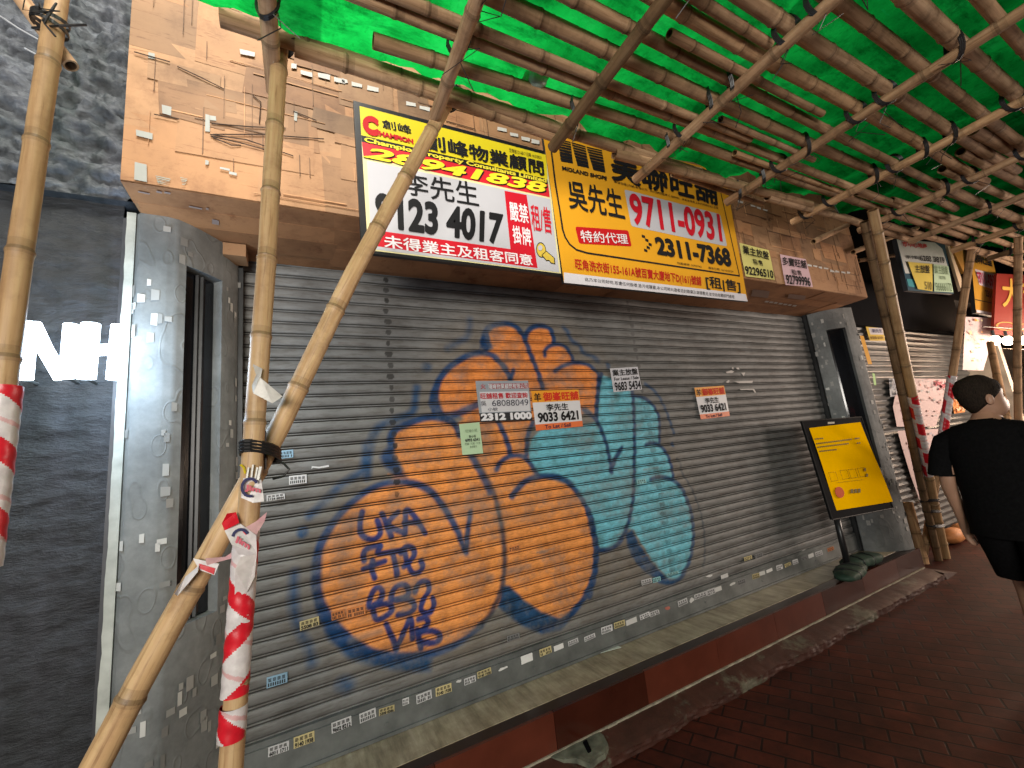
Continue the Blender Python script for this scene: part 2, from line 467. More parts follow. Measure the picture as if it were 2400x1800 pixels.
# --- paint on the slats: colour laid out on the shutter plane
FA, FB, FC = FR(860, 700, 3.6867), FR(1100, 850, 3.0167), FR(660, 1050, 2.765)
FD = FR(800, 1200, 2.765)
def xz(F, pts): return [(lambda p: (p.x, p.z))(PY(*F(*q[:2]), 0)) for q in pts]
nx = 1180
Xs = np.linspace(X0, X1, nx)
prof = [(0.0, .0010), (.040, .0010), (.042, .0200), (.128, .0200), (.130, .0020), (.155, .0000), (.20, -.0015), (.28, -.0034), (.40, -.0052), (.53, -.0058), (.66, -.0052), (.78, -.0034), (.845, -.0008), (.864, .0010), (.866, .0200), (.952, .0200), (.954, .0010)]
groove_dark = [.0, .0, .97, .97, .25, .05, .0, .0, .0, .0, .0, .0, .02, .2, .97, .97, .0]  # groove floors darkened in colour: joint shade together with grime
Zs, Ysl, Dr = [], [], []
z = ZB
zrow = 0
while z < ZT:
    for (t, y), dd in zip(prof, groove_dark):
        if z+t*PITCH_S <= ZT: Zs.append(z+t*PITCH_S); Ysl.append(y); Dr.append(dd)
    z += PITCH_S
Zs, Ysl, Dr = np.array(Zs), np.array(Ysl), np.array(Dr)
nz = len(Zs)
GX, GZ = np.meshgrid(Xs, Zs)
RGBA = np.zeros((nz, nx, 4), np.float32)
jit = (np.sin(GX*37+np.cos(GZ*29)*2)+np.sin(GZ*31+GX*23)*.7)*.0012

def bbox(pts, pad):
    P = np.array(pts); lo, hi = P.min(0)-pad, P.max(0)+pad
    i0, i1 = np.searchsorted(Xs, [lo[0], hi[0]]); j0, j1 = np.searchsorted(Zs, [lo[1], hi[1]])
    return slice(j0, j1), slice(i0, i1)
def comp(sl, a, col):
    old = RGBA[sl]; a = a[..., None]*1.0
    na = old[..., 3:4]*(1-a)+a
    RGBA[sl[0], sl[1], :3] = np.where(na > 1e-4, (old[..., :3]*old[..., 3:4]*(1-a)+np.array(col)*a)/np.maximum(na, 1e-4), 0)
    RGBA[sl[0], sl[1], 3:4] = na
def fill(pts, col, soft=.02, amax=.93):
    sl = bbox(pts, .08)
    x, z = GX[sl]+jit[sl]*2, GZ[sl]
    inside = np.zeros(x.shape, bool); dist = np.full(x.shape, 9.)
    n = len(pts)
    for i in range(n):
        (xa, za), (xb, zb) = pts[i], pts[(i+1) % n]
        if za != zb:
            c = ((za > z) != (zb > z)) & (x < (xb-xa)*(z-za)/(zb-za)+xa); inside ^= c
        L2 = (xb-xa)**2+(zb-za)**2+1e-12
        t = np.clip(((x-xa)*(xb-xa)+(z-za)*(zb-za))/L2, 0, 1)
        dist = np.minimum(dist, np.hypot(x-xa-t*(xb-xa), z-za-t*(zb-za)))
    sd = np.where(inside, dist, -dist)
    comp(sl, np.clip(.5+sd/soft, 0, 1)*amax, col)
def smoothpts(pts, it=2):
    for _ in range(it):
        q = [pts[0]]
        for a, b in zip(pts[:-1], pts[1:]):
            q += [tuple(.75*u+.25*v for u, v in zip(a, b)), tuple(.25*u+.75*v for u, v in zip(a, b))]
        pts = q+[pts[-1]]
    return pts
def line(F, pts, w, col, soft=.018, amax=.96, sm=True):
    P = []
    for q in pts:
        p = PY(*F(*q[:2]), 0); P.append((p.x, p.z, (q[2] if len(q) > 2 else w)*.46))
    if sm and len(P) > 2: P = smoothpts(P)
    sl = bbox([p[:2] for p in P], .12)
    x, z = GX[sl]+jit[sl], GZ[sl]+jit[sl]*.5
    best = np.full(x.shape, -9.)
    for (xa, za, ra), (xb, zb, rb) in zip(P[:-1], P[1:]):
        L2 = (xb-xa)**2+(zb-za)**2+1e-12
        t = np.clip(((x-xa)*(xb-xa)+(z-za)*(zb-za))/L2, 0, 1)
        best = np.maximum(best, ra+t*(rb-ra)-np.hypot(x-xa-t*(xb-xa), z-za-t*(zb-za)))
    comp(sl, np.clip(.5+best/soft, 0, 1)*amax, col)
OR, TQ, NV, NV2 = (.97, .36, .085), (.17, .61, .76), (.008, .056, .175), (.008, .070, .185)

# faint beige ground coat, then the fills
halo = xz(FA, [(380, 1000), (620, 420), (860, 170), (1100, 120), (1700, 180), (2080, 560), (2250, 900)])+xz(FB, [(1500, 700), (1640, 1400), (1300, 1560)])+xz(FD, [(1290, 800)])+xz(FC, [(950, 1480), (400, 1400), (120, 1150), (60, 700), (250, 330)])
fill(halo, (.30, .22, .13), .22, .30)
P1 = xz(FC, [(690, 225), (590, 255), (480, 330), (390, 415), (310, 520), (255, 620), (225, 740), (222, 860), (245, 1000), (290, 1110), (370, 1200), (470, 1280), (600, 1330), (750, 1350), (900, 1335), (1040, 1310), (1180, 1240), (1290, 1150), (1370, 1050), (1430, 1000), (1445, 800), (1445, 640), (1390, 330), (1240, 50), (1170, -60), (900, 60)])
fill(P1, OR)
P2 = xz(FA, [(225, 1260), (265, 1130), (400, 1070), (540, 1035), (690, 1050), (780, 1090), (960, 930), (1440, 930), (1450, 1060), (1370, 1200), (1385, 1340), (1470, 1520)])+xz(FB, [(500, 800), (730, 880), (840, 1050), (890, 1250), (895, 1350), (870, 1500)])+xz(FD, [(1640, 350), (1570, 560), (1420, 700), (1290, 650), (1180, 570), (1060, 470)])+xz(FC, [(1440, 640), (1400, 400), (1000, 260), (800, 200), (690, 170)])+xz(FA, [(350, 1540), (240, 1350)])
fill(P2, OR)
P3 = xz(FA, [(620, 1000), (590, 880), (600, 790), (640, 690), (710, 610), (800, 540), (900, 490), (1000, 475), (1080, 440), (1050, 300), (1100, 250), (1200, 235), (1290, 270), (1350, 340), (1400, 280), (1480, 255), (1560, 270), (1600, 350), (1600, 400), (1680, 410), (1750, 480), (1790, 560), (1900, 580), (2000, 660), (1985, 900), (1960, 1000), (1880, 930), (1840, 1060), (1440, 1090), (960, 1090), (780, 1000), (680, 1010)])
fill(P3, (.97, .32, .065))
T1 = xz(FB, [(930, 90), (1000, 110), (1130, 200), (1150, 230), (1230, 245), (1300, 300), (1340, 400), (1335, 560), (1400, 650), (1440, 810), (1530, 940), (1580, 1180), (1560, 1400), (1480, 1530), (1400, 1520), (1290, 1400), (1160, 1180), (1120, 1170), (1060, 1270), (990, 1310), (920, 1310), (890, 1250), (840, 1050), (730, 880), (590, 795), (490, 800), (430, 700), (410, 620), (430, 560), (500, 470), (810, 440), (900, 420), (895, 330), (905, 200)])
fill(T1, TQ, .02, .90)
# dark blue outline work
fill(xz(FC, [(230, 1000), (300, 1230), (440, 1370), (600, 1420), (800, 1450), (960, 1450), (975, 1370), (880, 1345), (700, 1335), (540, 1290), (400, 1190), (310, 1080)]), NV2, .03, .94)
fill(xz(FD, [(1035, 480), (1090, 475), (1180, 570), (1290, 650), (1420, 690), (1510, 660), (1420, 765), (1290, 790), (1180, 745), (1090, 685), (1020, 615)]), NV2, .02, .95)
fill(xz(FB, [(1110, 1200), (1150, 1180), (1200, 1290), (1270, 1390), (1340, 1470), (1410, 1540), (1290, 1515), (1210, 1455), (1140, 1360), (1105, 1270)]), NV2, .02, .95)
fill(xz(FA, [(975, 430), (1085, 430), (1060, 370), (1045, 300), (1010, 290), (985, 350)]), NV, .02)
fill(xz(FA, [(540, 900), (580, 1010), (665, 1000), (630, 900), (600, 860), (560, 850)]), NV, .03, .9)
fill(xz(FA, [(215, 1200), (165, 1290), (110, 1370), (170, 1470), (250, 1540), (350, 1550), (310, 1480), (240, 1380), (225, 1280)]), NV, .03, .92)
circ = [(1225, 415, .036), (1210, 500, .040), (1197, 620, .040), (1200, 700, .035), (1165, 600, .040), (1130, 520, .043), (1080, 430, .045), (1010, 320, .046), (920, 245, .046), (800, 215, .042), (690, 225, .040), (590, 255, .040), (480, 330, .042), (390, 415, .044), (310, 520, .046), (255, 620, .048), (225, 740, .050), (222, 860, .052), (245, 1000, .056), (290, 1110, .070), (370, 1210, .080), (470, 1290, .070), (600, 1345, .060), (750, 1360, .055), (900, 1345, .048), (1040, 1315, .042), (1180, 1245, .036), (1290, 1150, .036), (1370, 1050, .036), (1420, 930, .036), (1445, 800, .036), (1445, 640, .038), (1420, 480, .036), (1390, 330, .036), (1340, 220, .040), (1290, 130, .038), (1240, 50, .038)]
line(FC, circ[:28], .04, NV); line(FC, circ[27:], .036, (.02, .045, .09), .02, .85)
line(FC, [(545, -20), (540, 100), (520, 160), (420, 210), (330, 290), (240, 390), (180, 440)], .045, NV2, .03, .80)
line(FC, [(85, 810), (75, 950), (80, 1060), (110, 1170), (170, 1280), (200, 1390)], .045, NV2, .04, .80)
line(FC, [(135, 540), (136, 550)], .055, NV2, .02, .95, False); line(FC, [(400, 1530), (430, 1540)], .07, NV2, .05, .75, False)
line(FD, [(1590, -20), (1620, 100), (1645, 220), (1640, 350), (1620, 450), (1570, 560), (1490, 660), (1400, 725), (1300, 760)], .046, NV)
line(FB, [(300, 945), (340, 890), (400, 830), (500, 800), (590, 800), (670, 825), (730, 880), (790, 960), (840, 1050), (870, 1150), (890, 1250), (897, 1350), (885, 1500), (845, 1650)], .045, NV)
line(FB, [(190, 755), (215, 705), (270, 665), (330, 652), (390, 665), (430, 710), (475, 790)], .038, NV)
line(FB, [(205, 420), (245, 500), (290, 640)], .043, NV); line(FB, [(445, 420), (405, 520), (400, 650)], .038, NV)
line(FB, [(800, 335), (880, 385), (930, 470), (965, 570), (990, 680), (1000, 770)], .038, NV)
line(FB, [(1000, 770), (1020, 690), (1075, 605)], .040, NV)
line(FB, [(930, 80), (910, 200), (895, 320), (895, 385)], .036, NV)
line(FB, [(1150, 190), (1160, 300), (1168, 500), (1165, 700), (1160, 900), (1150, 1000), (1130, 1100), (1105, 1180), (1060, 1270), (990, 1320), (920, 1325)], .038, NV)
line(FB, [(1160, 235), (1230, 245), (1300, 300), (1340, 380), (1345, 470), (1340, 560)], .032, NV)
line(FB, [(1250, 580), (1290, 565), (1350, 585), (1400, 650), (1430, 740), (1440, 815)], .034, NV)
line(FB, [(1280, 825), (1330, 805), (1410, 815), (1480, 860), (1530, 940), (1570, 1060), (1585, 1180), (1580, 1300), (1550, 1430), (1490, 1530), (1420, 1560), (1340, 1540)], .038, NV2)
line(FB, [(1240, 150), (1310, 200), (1370, 290), (1410, 400), (1445, 500)], .032, NV2, .02, .85)
line(FB, [(1435, 575), (1436, 580)], .038, NV2, .02, .9, False)
line(FB, [(1465, 680), (1490, 710), (1500, 780), (1550, 850), (1600, 960), (1640, 1080), (1660, 1200), (1665, 1350), (1655, 1440)], .020, (.02, .05, .08), .02, .75)
line(FA, [(1240, 700), (1215, 640), (1160, 560), (1090, 490), (1000, 465), (900, 480), (800, 530), (700, 600), (630, 690), (590, 790, .055), (575, 880, .065), (600, 970, .07), (640, 1010, .06)], .046, NV)
line(FA, [(1235, 700), (1265, 620)], .036, NV)
line(FA, [(1030, 430), (1000, 380), (1010, 300), (1060, 240), (1150, 215), (1240, 220), (1300, 255), (1340, 310), (1360, 350), (1390, 430), (1430, 530), (1470, 630), (1500, 730), (1520, 790)], .044, NV)
line(FA, [(1360, 340), (1400, 260), (1470, 235), (1550, 240), (1600, 290), (1610, 375)], .044, NV)
line(FA, [(1530, 495), (1535, 440), (1590, 400), (1670, 395), (1720, 420), (1760, 480), (1775, 535)], .035, NV)
line(FA, [(1620, 630), (1680, 585), (1770, 555), (1860, 555), (1940, 590), (2000, 650), (1995, 750), (1985, 850), (1985, 1000)], .036, NV)
line(FA, [(600, 1010), (740, 1015), (880, 950), (960, 915)], .052, NV, .02, .9)
line(FA, [(215, 1275), (200, 1180), (260, 1120), (400, 1060), (540, 1020), (680, 1040), (760, 1080), (805, 1180)], .048, NV)
line(FA, [(0, 1540), (15, 1300), (70, 1130), (160, 1070), (380, 1000), (410, 950), (420, 820), (430, 770)], .048, NV2, .03, .85)
line(FA, [(900, 1370), (990, 1530), (1060, 1680)], .040, NV, .02, .9)
line(FA, [(1700, 250), (1740, 300), (1760, 370), (1840, 400), (1850, 460), (1950, 500), (2000, 540)], .040, NV2, .03, .8)
line(FA, [(2080, 575), (2082, 582)], .05, NV2, .02, .9, False)
line(FA, [(890, 180), (880, 340), (790, 370), (700, 430)], .040, NV2, .04, .7)
line(FA, [(510, 590), (520, 592)], .06, NV2, .03, .85, False)
# hand-painted tags inside the big letter
W = .034
for pts in ([(520, 415), (505, 500), (512, 560), (565, 595), (620, 585), (648, 540), (620, 470)], [(650, 425), (680, 500), (712, 575)], [(755, 415), (665, 500), (790, 550)], [(797, 560), (805, 470), (803, 385), (850, 430), (895, 490), (932, 552)], [(795, 485), (880, 480)],
            [(535, 730), (525, 690), (548, 650), (640, 632)], [(640, 640), (612, 690), (700, 675), (770, 665)], [(530, 785), (600, 755), (665, 735)], [(590, 730), (585, 790), (602, 842)], [(720, 685), (735, 750), (748, 825)], [(775, 680), (800, 635), (850, 640), (865, 690), (830, 740), (790, 770)], [(800, 670), (810, 730), (840, 815), (890, 810), (920, 770), (905, 735)],
            [(565, 1010), (590, 920), (635, 900), (660, 940), (640, 990), (590, 1020)], [(570, 1030), (690, 1000), (725, 1050), (660, 1100), (610, 1120), (595, 1050)], [(705, 975), (735, 895), (800, 880), (835, 930), (800, 970), (740, 985)], [(720, 985), (840, 975), (870, 1030), (820, 1075), (755, 1080)], [(865, 930), (890, 865), (945, 860), (960, 920), (915, 985), (895, 1050), (950, 1080), (990, 1030), (980, 975)],
            [(680, 1145), (715, 1220), (742, 1305)], [(740, 1300), (800, 1180), (832, 1095), (845, 1150), (850, 1235)], [(880, 1180), (890, 1240), (902, 1295)], [(885, 1110), (935, 1095), (955, 1140), (900, 1190)], [(890, 1195), (985, 1180), (1040, 1215), (1000, 1265), (910, 1260)]):
    line(FC, pts, W, (.010, .035, .19), .010, .97)
# pale scuffs and patches rubbed off the paint
for F, a, w in ((FC, [(450, 1250), (560, 1215), (640, 1190)], .03), (FB, [(280, 1480), (420, 1440)], .02), (FB, [(130, 1520), (150, 1525)], .05)):
    line(F, a, w, (.22, .22, .21), .03, .6)
for _ in range(70):
    x, zz = rng.uniform(X0, X1), ZB+PITCH_S*(int(rng.random()*34)+.3+.4*rng.random()); L = rng.uniform(.02, .22)
    sl = bbox([(x, zz), (x+L, zz)], .02)
    if sl[0].start == sl[0].stop or sl[1].start == sl[1].stop: continue
    d = np.hypot(np.maximum(0, np.abs(GX[sl]-x-L/2)-L/2), (GZ[sl]-zz)*1.3)+jit[sl]
    comp(sl, np.clip(.5+(.006-d)/.006, 0, 1)*rng.uniform(.25, .6), rng.choice([(.05, .04, .035), (.10, .045, .03), (.30, .29, .27)]))
DIRT_SHADE = np.repeat(Dr[:, None], nx, 1).astype(np.float32)
# rivet columns, one dark scuffed mark per slat
for xr, z0, z1, a in ((PY(908, 760, 0).x, 1.35, 2.75, .85), (PY(1478, 760, 0).x, .5, 2.75, .45), (PY(1540, 1100, 0).x, .5, 1.9, .35)):
    k = 0
    zz = ZB
    while zz < z1:
        if zz > z0:
            zc = zz+PITCH_S*.5; xx = xr+rng.uniform(-.006, .006)
            dd = np.hypot((GX-xx)/(.012+.012*rng.random()), (GZ-zc)/.018)
            DIRT_SHADE = np.maximum(DIRT_SHADE, np.where(dd < 1, a*rng.uniform(.7, 1), 0))
        zz += PITCH_S
me = bpy.data.meshes.new('slat_curtain')
co = np.empty((nz*nx, 3), np.float32)
co[:, 0] = GX.ravel(); co[:, 2] = GZ.ravel()
wav = .003*np.sin(GX*2.1+1)+.002*np.sin(GX*5.3+GZ*1.5)+.0018*np.sin(GX*11+np.floor((GZ-ZB)/PITCH_S)*2.4)
co[:, 1] = (np.repeat(Ysl[:, None], nx, 1)+wav).ravel()
idx = np.arange(nz*nx).reshape(nz, nx)
q = np.stack([idx[:-1, :-1], idx[:-1, 1:], idx[1:, 1:], idx[1:, :-1]], -1).reshape(-1, 4)
me.vertices.add(len(co)); me.vertices.foreach_set('co', co.ravel())
me.loops.add(q.size); me.loops.foreach_set('vertex_index', q.ravel().astype(np.int32))
me.polygons.add(len(q)); me.polygons.foreach_set('loop_start', np.arange(0, q.size, 4, dtype=np.int32))
me.polygons.foreach_set('use_smooth', np.ones(len(q), bool))
me.update(calc_edges=True)
a = me.color_attributes.new('paint', 'FLOAT_COLOR', 'POINT'); a.data.foreach_set('color', RGBA.ravel())
a = me.attributes.new('dirt', 'FLOAT', 'POINT'); a.data.foreach_set('value', DIRT_SHADE.ravel().astype(np.float32))
me.materials.append(M['shutter'])
o = bpy.data.objects.new('slat_curtain', me); COL.objects.link(o); o.parent = SH; o.matrix_parent_inverse = SH.matrix_basis.inverted()
m = MB()
m.box(X0, X1, -.030, .02, .268, .405); m.box(X0, X1, -.022, .02, .4053, .43); m.box(X0, X1, -.040, -.0302, .2625, .278)
for x in (.35, 1.2, 1.9, 2.7, 3.4, 4.2): m.box(x, x+.012, -.0345, -.0303, .315, .327)
m.build('bottom_bar', M['steel'], SH)
m = MB(); m.box(X0-.05, X0+.02, -.055, -.0285, .2605, 2.8); m.box(X0-.05, X0-.0005, -.0283, .04, .2605, 2.8); m.build('guide_rail', simple('dark_rail', (.035, .037, .038), .5, .3, 10, .3), SH)
m = MB(); m.box(X1-.02, X1+.05, -.055, -.0285, .2605, 2.8); m.box(X1+.0005, X1+.05, -.0283, .04, .2605, 2.8); m.build('guide_rail', bpy.data.materials['dark_rail'], SH)
# ================================================================== rounded grey pillars
def hit(x, y, prof):
    """where a line of sight meets the vertical surface over the plan curve"""
    r = ray(x, y); best = None
    for i in range(len(prof)-1):
        (xa, ya), (xb, yb) = prof[i], prof[i+1]
        ex, ey = xb-xa, yb-ya
        det = r.x*(-ey)+ex*r.y
        if abs(det) < 1e-9: continue
        t = ((xa-CAM.x)*(-ey)+ex*(ya-CAM.y))/det
        u = (r.x*(ya-CAM.y)-r.y*(xa-CAM.x))/det
        if t > 0 and -.001 <= u <= 1.001 and (best is None or t < best[0]): best = (t, i+u, CAM+r*t)
    return best
def on_prof(prof, s):
    i = min(int(s), len(prof)-2); f = s-i
    return (prof[i][0]+(prof[i+1][0]-prof[i][0])*f, prof[i][1]+(prof[i+1][1]-prof[i][1])*f)

PL = [(-.605, .04), (-.605, -.345), (-.59, -.36), (-.50, -.357), (-.465, -.345), (-.431, -.315), (-.40, -.283), (-.37, -.245), (-.345, -.212), (-.323, -.180), (-.302, -.140), (-.285, -.095), (-.276, -.06), (-.330, -.059), (-.330, .04)]
PR = [(5.04, .04), (5.04, -.059), (4.987, -.06), (4.995, -.10), (5.006, -.14), (5.022, -.18), (5.05, -.22), (5.09, -.258), (5.134, -.288), (5.19, -.318), (5.25, -.336), (5.30, -.345), (5.315, -.33), (5.315, .04)]
def pillar(name, label, prof, sl, sr, zt, zb, z0, z1, flip):
    t = thing(name, label, 'pillar', (sum(p[0] for p in prof)/len(prof), -.15, z0))
    S_ = sorted(set([float(i) for i in range(len(prof))]+[sl, sr]+[i+k/4 for i in range(len(prof)-1) for k in (1, 2, 3)]))
    Zr = sorted(set([z0, zb, zt, z1]+[z0+(z1-z0)*k/24 for k in range(25)]))
    m = MB(); P = {}
    vs = []; ix = {}
    for a, s in enumerate(S_):
        x, y = on_prof(prof, s)
        for b, z in enumerate(Zr):
            ix[a, b] = len(vs); vs.append((x, y, z))
    fs = []
    lo, hi = min(sl, sr), max(sl, sr)
    for a in range(len(S_)-1):
        for b in range(len(Zr)-1):
            ms, mz = (S_[a]+S_[a+1])/2, (Zr[b]+Zr[b+1])/2
            if lo < ms < hi and zb < mz < zt: continue
            fs.append((ix[a, b], ix[a+1, b], ix[a+1, b+1], ix[a, b+1]))
    m.add(vs, fs)
    # reveal of the tall slot
    sub = [s for s in S_ if lo <= s <= hi]
    cx = sum(on_prof(prof, s)[0] for s in sub)/len(sub)
    (ax, ay), (bx, by) = on_prof(prof, lo), on_prof(prof, hi)
    nrm = Vector((-(by-ay), bx-ax, 0)).normalized()
    if nrm.y < 0: nrm = -nrm
    dp = .055
    for s in (lo, hi):
        x, y = on_prof(prof, s); p = Vector((x, y, 0)); q2 = p+nrm*dp
        m.quad((p.x, p.y, zb), (p.x, p.y, zt), (q2.x, q2.y, zt), (q2.x, q2.y, zb))
    for zz in (zb, zt):
        top = [(*on_prof(prof, s), zz) for s in sub]; back = [(x+nrm.x*dp, y+nrm.y*dp, zz) for x, y, _ in top]
        m.add(top+back, [(i, i+1, len(sub)+i+1, len(sub)+i) for i in range(len(sub)-1)])
    m.build('pillar_body', M['pillar'], t, True)
    m = MB(); e = .004
    L = [(on_prof(prof, s)[0]+nrm.x*(dp-.006), on_prof(prof, s)[1]+nrm.y*(dp-.006)) for s in sub]
    m.add([(x, y, zb+e) for x, y in L]+[(x, y, zt-e) for x, y in L], [(i, i+1, len(L)+i+1, len(L)+i) for i in range(len(L)-1)])
    m.build('dark_slot_panel', M['darkglass'], t)
    m = MB()
    (p0x, p0y), (p1x, p1y) = L[0], L[-1]
    for f in (() if flip else (.55, .68)):
        x, y = p0x+(p1x-p0x)*f, p0y+(p1y-p0y)*f
        m.box(x-.006, x+.006, y-.024, y-.006, zb+.005, zt-.005)
    if not flip: m.build('slot_mullion', simple('slot_mullion_grey', (.05, .052, .056), .4) if 'slot_mullion_grey' not in bpy.data.materials else bpy.data.materials['slot_mullion_grey'], t)
    # scraps of old paper and tape left on the paint
    m = MB(); rr = random.Random(len(label))
    for _ in range(130):
        s = rr.uniform(1.2, len(prof)-2.3); zz = rr.uniform(z0+.1, z1-.06)
        w, h = rr.uniform(.006, .016), rr.uniform(.008, .026)
        x, y = on_prof(prof, s); x2, y2 = on_prof(prof, min(s+.02, len(prof)-1.01))
        d = Vector((x2-x, y2-y, 0)).normalized(); nn = Vector((d.y, -d.x, 0))
        if nn.y > 0: nn = -nn
        if lo-.4 < s < hi+.4 and zb-.03 < zz < zt+.03: continue
        c = Vector((x, y, zz))+nn*.0035; g = rr.choice([.25, .34, .42, .62])
        tl = rr.uniform(-.2, .2)
        m.quad(c-d*w-Vector((0, 0, h)), c+d*w-Vector((0, 0, h*(1-tl))), c+d*w+Vector((0, 0, h)), c-d*w+Vector((0, 0, h*(1+tl))), (g, g*1.0, g*.95))
    m.build('tape_scraps', M['painted'], t)
    return t
a, b, c = hit(437, 627, PL), hit(521, 654, PL), hit(510, 1431, PL)
tl_ = pillar('shop_pillar', 'grey rounded pillar with a tall dark slot beside the glowing white letters', PL, a[1], b[1], (a[2].z+b[2].z)/2, c[2].z, .26, 2.74, False)
m = MB(); vs = []; nk = 90
for i in range(nk+1):
    zz = .2605+2.48*i/nk; w = .030+.005*mnoise.noise((zz*3, 1, 0))+.004*mnoise.noise((zz*17, 4, 0))
    vs += [(-.607-w, -.352, zz), (-.607, -.352, zz), (-.607, -.33, zz), (-.607-w, -.33, zz)]
m.add(vs, [f for i in range(nk) for f in ((4*i, 4*i+1, 4*i+5, 4*i+4), (4*i+1, 4*i+2, 4*i+6, 4*i+5), (4*i+3, 4*i, 4*i+4, 4*i+7))])
m.build('edge_trim', simple('pale_trim', (.42, .44, .40), .6, .25, 12), tl_)
a, b, c = hit(1936, 773, PR), hit(1981, 768, PR), hit(2070, 1095, PR)
pillar('shop_pillar', 'grey rounded pillar with a tall dark slot behind the yellow notice stand', PR, a[1], b[1], (a[2].z+b[2].z)/2, c[2].z, .26, 2.74, True)

# ================================================================== cardboard-clad fascia
BY, BZ, BXL, BXR = -.57, 2.745, -.595, 5.116
BX = thing('fascia_box', 'long shop fascia box clad in torn brown cardboard above the shutter', 'fascia', (2.3, -.3, 2.745))
base = (.40, .215, .10)
def cc(k): return tuple(c*k for c in base)
m = MB(); m.box(BXL, BXR, BY, .35, BZ, 4.6, cc(.9)); m.build('fascia_core', M['card'], BX)
r2 = random.Random(11)
m = MB(); layer = 0; z = BZ+.006
def sheet_front(m, x0, x1, z0, z1, k, lay):
    y = BY-.0018-lay*.0008; j = lambda s: r2.uniform(-s, s)
    q = [(x0+j(.012), y, z1+j(.012)), (x1+j(.012), y-.001, z1+j(.012)), (x1+j(.012), y, z0+j(.01)), (x0+j(.012), y-.001, z0+j(.01))]
    q = [(min(max(p[0], BXL), BXR), p[1], max(p[2], BZ+.002)) for p in q]
    tint = r2.uniform(.92, 1.08)
    c = cc(k); c = (c[0], c[1]*tint, c[2]*tint*tint)
    m.slab(q, (0, 1, 0), .0008, c)
lay = 0
while z < 4.5:
    h = r2.uniform(.20, .42); x = BXL-.1
    while x < BXR:
        w = r2.uniform(.22, .85); lay = (lay+1) % 5
        sheet_front(m, x, min(x+w, BXR), z-.03, z+h, r2.uniform(.72, 1.18), lay); x += w-.02
    z += h-.03
for _ in range(80):
    x, zz = r2.uniform(BXL, 4.8), r2.uniform(BZ, 3.7); w, h = r2.uniform(.08, .5), r2.uniform(.05, .22)
    sheet_front(m, x, min(BXR, x+w), zz, zz+h, r2.uniform(.6, 1.3), 5+(_ % 3))
for _ in range(230):
    x, zz, h = r2.uniform(BXL, BXR), r2.uniform(BZ, 3.9), r2.uniform(.06, .30)
    if r2.random() < .7: m.box(x, x+r2.uniform(.0015, .004), BY-.0098, BY-.0075, zz, zz+h, cc(r2.choice([.35, .45, .55, 1.3])))
    else: m.box(x, min(BXR, x+h*1.8), BY-.0098, BY-.0075, zz, zz+r2.uniform(.002, .008), cc(r2.choice([.35, .5, 1.35, 1.5])))
m.build('cardboard_sheets', M['card'], BX)
m = MB(); lay = 0; x = BXL
while x < BXR:
    w = r2.uniform(.3, .8)
    y = BY
    while y < -.02:
        h = r2.uniform(.12, .3); lay = (lay+1) % 4; zz = BZ-.0015-lay*.0014
        q = [(max(BXL, x+r2.uniform(-.02, .02)), y, zz), (min(BXR, x+w+r2.uniform(-.02, .02)), y, zz), (min(BXR, x+w), min(-.005, y+h+.01), zz-.0008), (max(x, BXL), min(-.005, y+h+.01), zz-.0008)]
        k = r2.uniform(.75, 1.15); m.slab(q, (0, 0, 1), .0008, (cc(k)[0], cc(k)[1]*.86, cc(k)[2]*.75)); y += h
    x += w-.01
m.build('soffit_sheets', M['card'], BX)
# packing-tape dashes and peeled labels
F1, F2, F3 = FR(0, 0, 2.765), FR(800, 0, 2.765), FR(1600, 0, 2.765)
def dash(F, x, y, w, h, col=(.62, .60, .56), Y=BY-.0104, jt=3):
    j = lambda: r2.uniform(-jt, jt)
    q = [F(x+j(), y+j()), F(x+w+j(), y+w*.22+j()), F(x+w+j(), y+w*.22+h+j()), F(x+j(), y+h+j())]
    mm = MB(); flat(mm, [PY(*p, Y) for p in q], col); mm.build('tape_strip', M['painted'], BX)
for x, y, w in ((1555, 318, 95), (1705, 358, 45), (1890, 410, 30), (1948, 452, 75), (2060, 470, 78), (2165, 498, 70)): dash(F1, x, y, w, 30)
for x, y, w in ((0, 508, 40), (65, 530, 68), (168, 555, 75), (418, 655, 66), (508, 682, 66), (612, 712, 50), (1010, 820, 60), (1095, 855, 50), (1168, 882, 55), (1232, 900, 50)): dash(F2, x, y, w, 24)
for x, y, w in ((280, 1275, 40), (360, 1300, 30), (440, 1325, 34), (480, 1340, 28), (520, 1352, 30)): dash(F3, x, y, w, 10)
FG = FR(1600, 600, 2.765)
for x, y, w in ((810, 50, 28), (845, 58, 26), (880, 66, 24), (915, 72, 28), (955, 88, 30), (990, 92, 26), (1030, 98, 24), (1065, 100, 20)): dash(FG, x, y, w, 12)
for x, y, w, h in ((1330, 740, 30, 110), (1355, 745, 45, 30), (960, 340, 40, 35), (1050, 680, 60, 55), (880, 840, 110, 40), (1905, 720, 20, 60), (1330, 1035, 22, 30), (870, 1050, 80, 110)): dash(F1, x, y, w, h, (.40, .41, .38))
FC2 = FR(280, 380, 5.53)
for x, y, w in ((470, 175, 190), (790, 195, 90)):
    for k in range(5): dash(FC2, x+k*6, y+k*22, w-k*14, 7, (.34, .38, .34), BY-.0104, 5)
dash(FC2, 1300, 60, 130, 26, (.45, .47, .45)); dash(FC2, 1420, 120, 100, 30, (.45, .47, .45))
FQ = FR(1600, 600, 2.765)
def sdash(x, y, w, h, col=(.45, .36, .31)):
    q = [FQ(x, y), FQ(x+w, y+w*.12), FQ(x+w-12, y+w*.12+h), FQ(x-12, y+h)]
    P = [PZ(*p, BZ-.0085) for p in q]
    if all(p.y > BY and p.y < 0 for p in P): mm = MB(); mm.add(P, [(0, 1, 2, 3)], col); mm.build('soffit_scrap', M['painted'], BX)
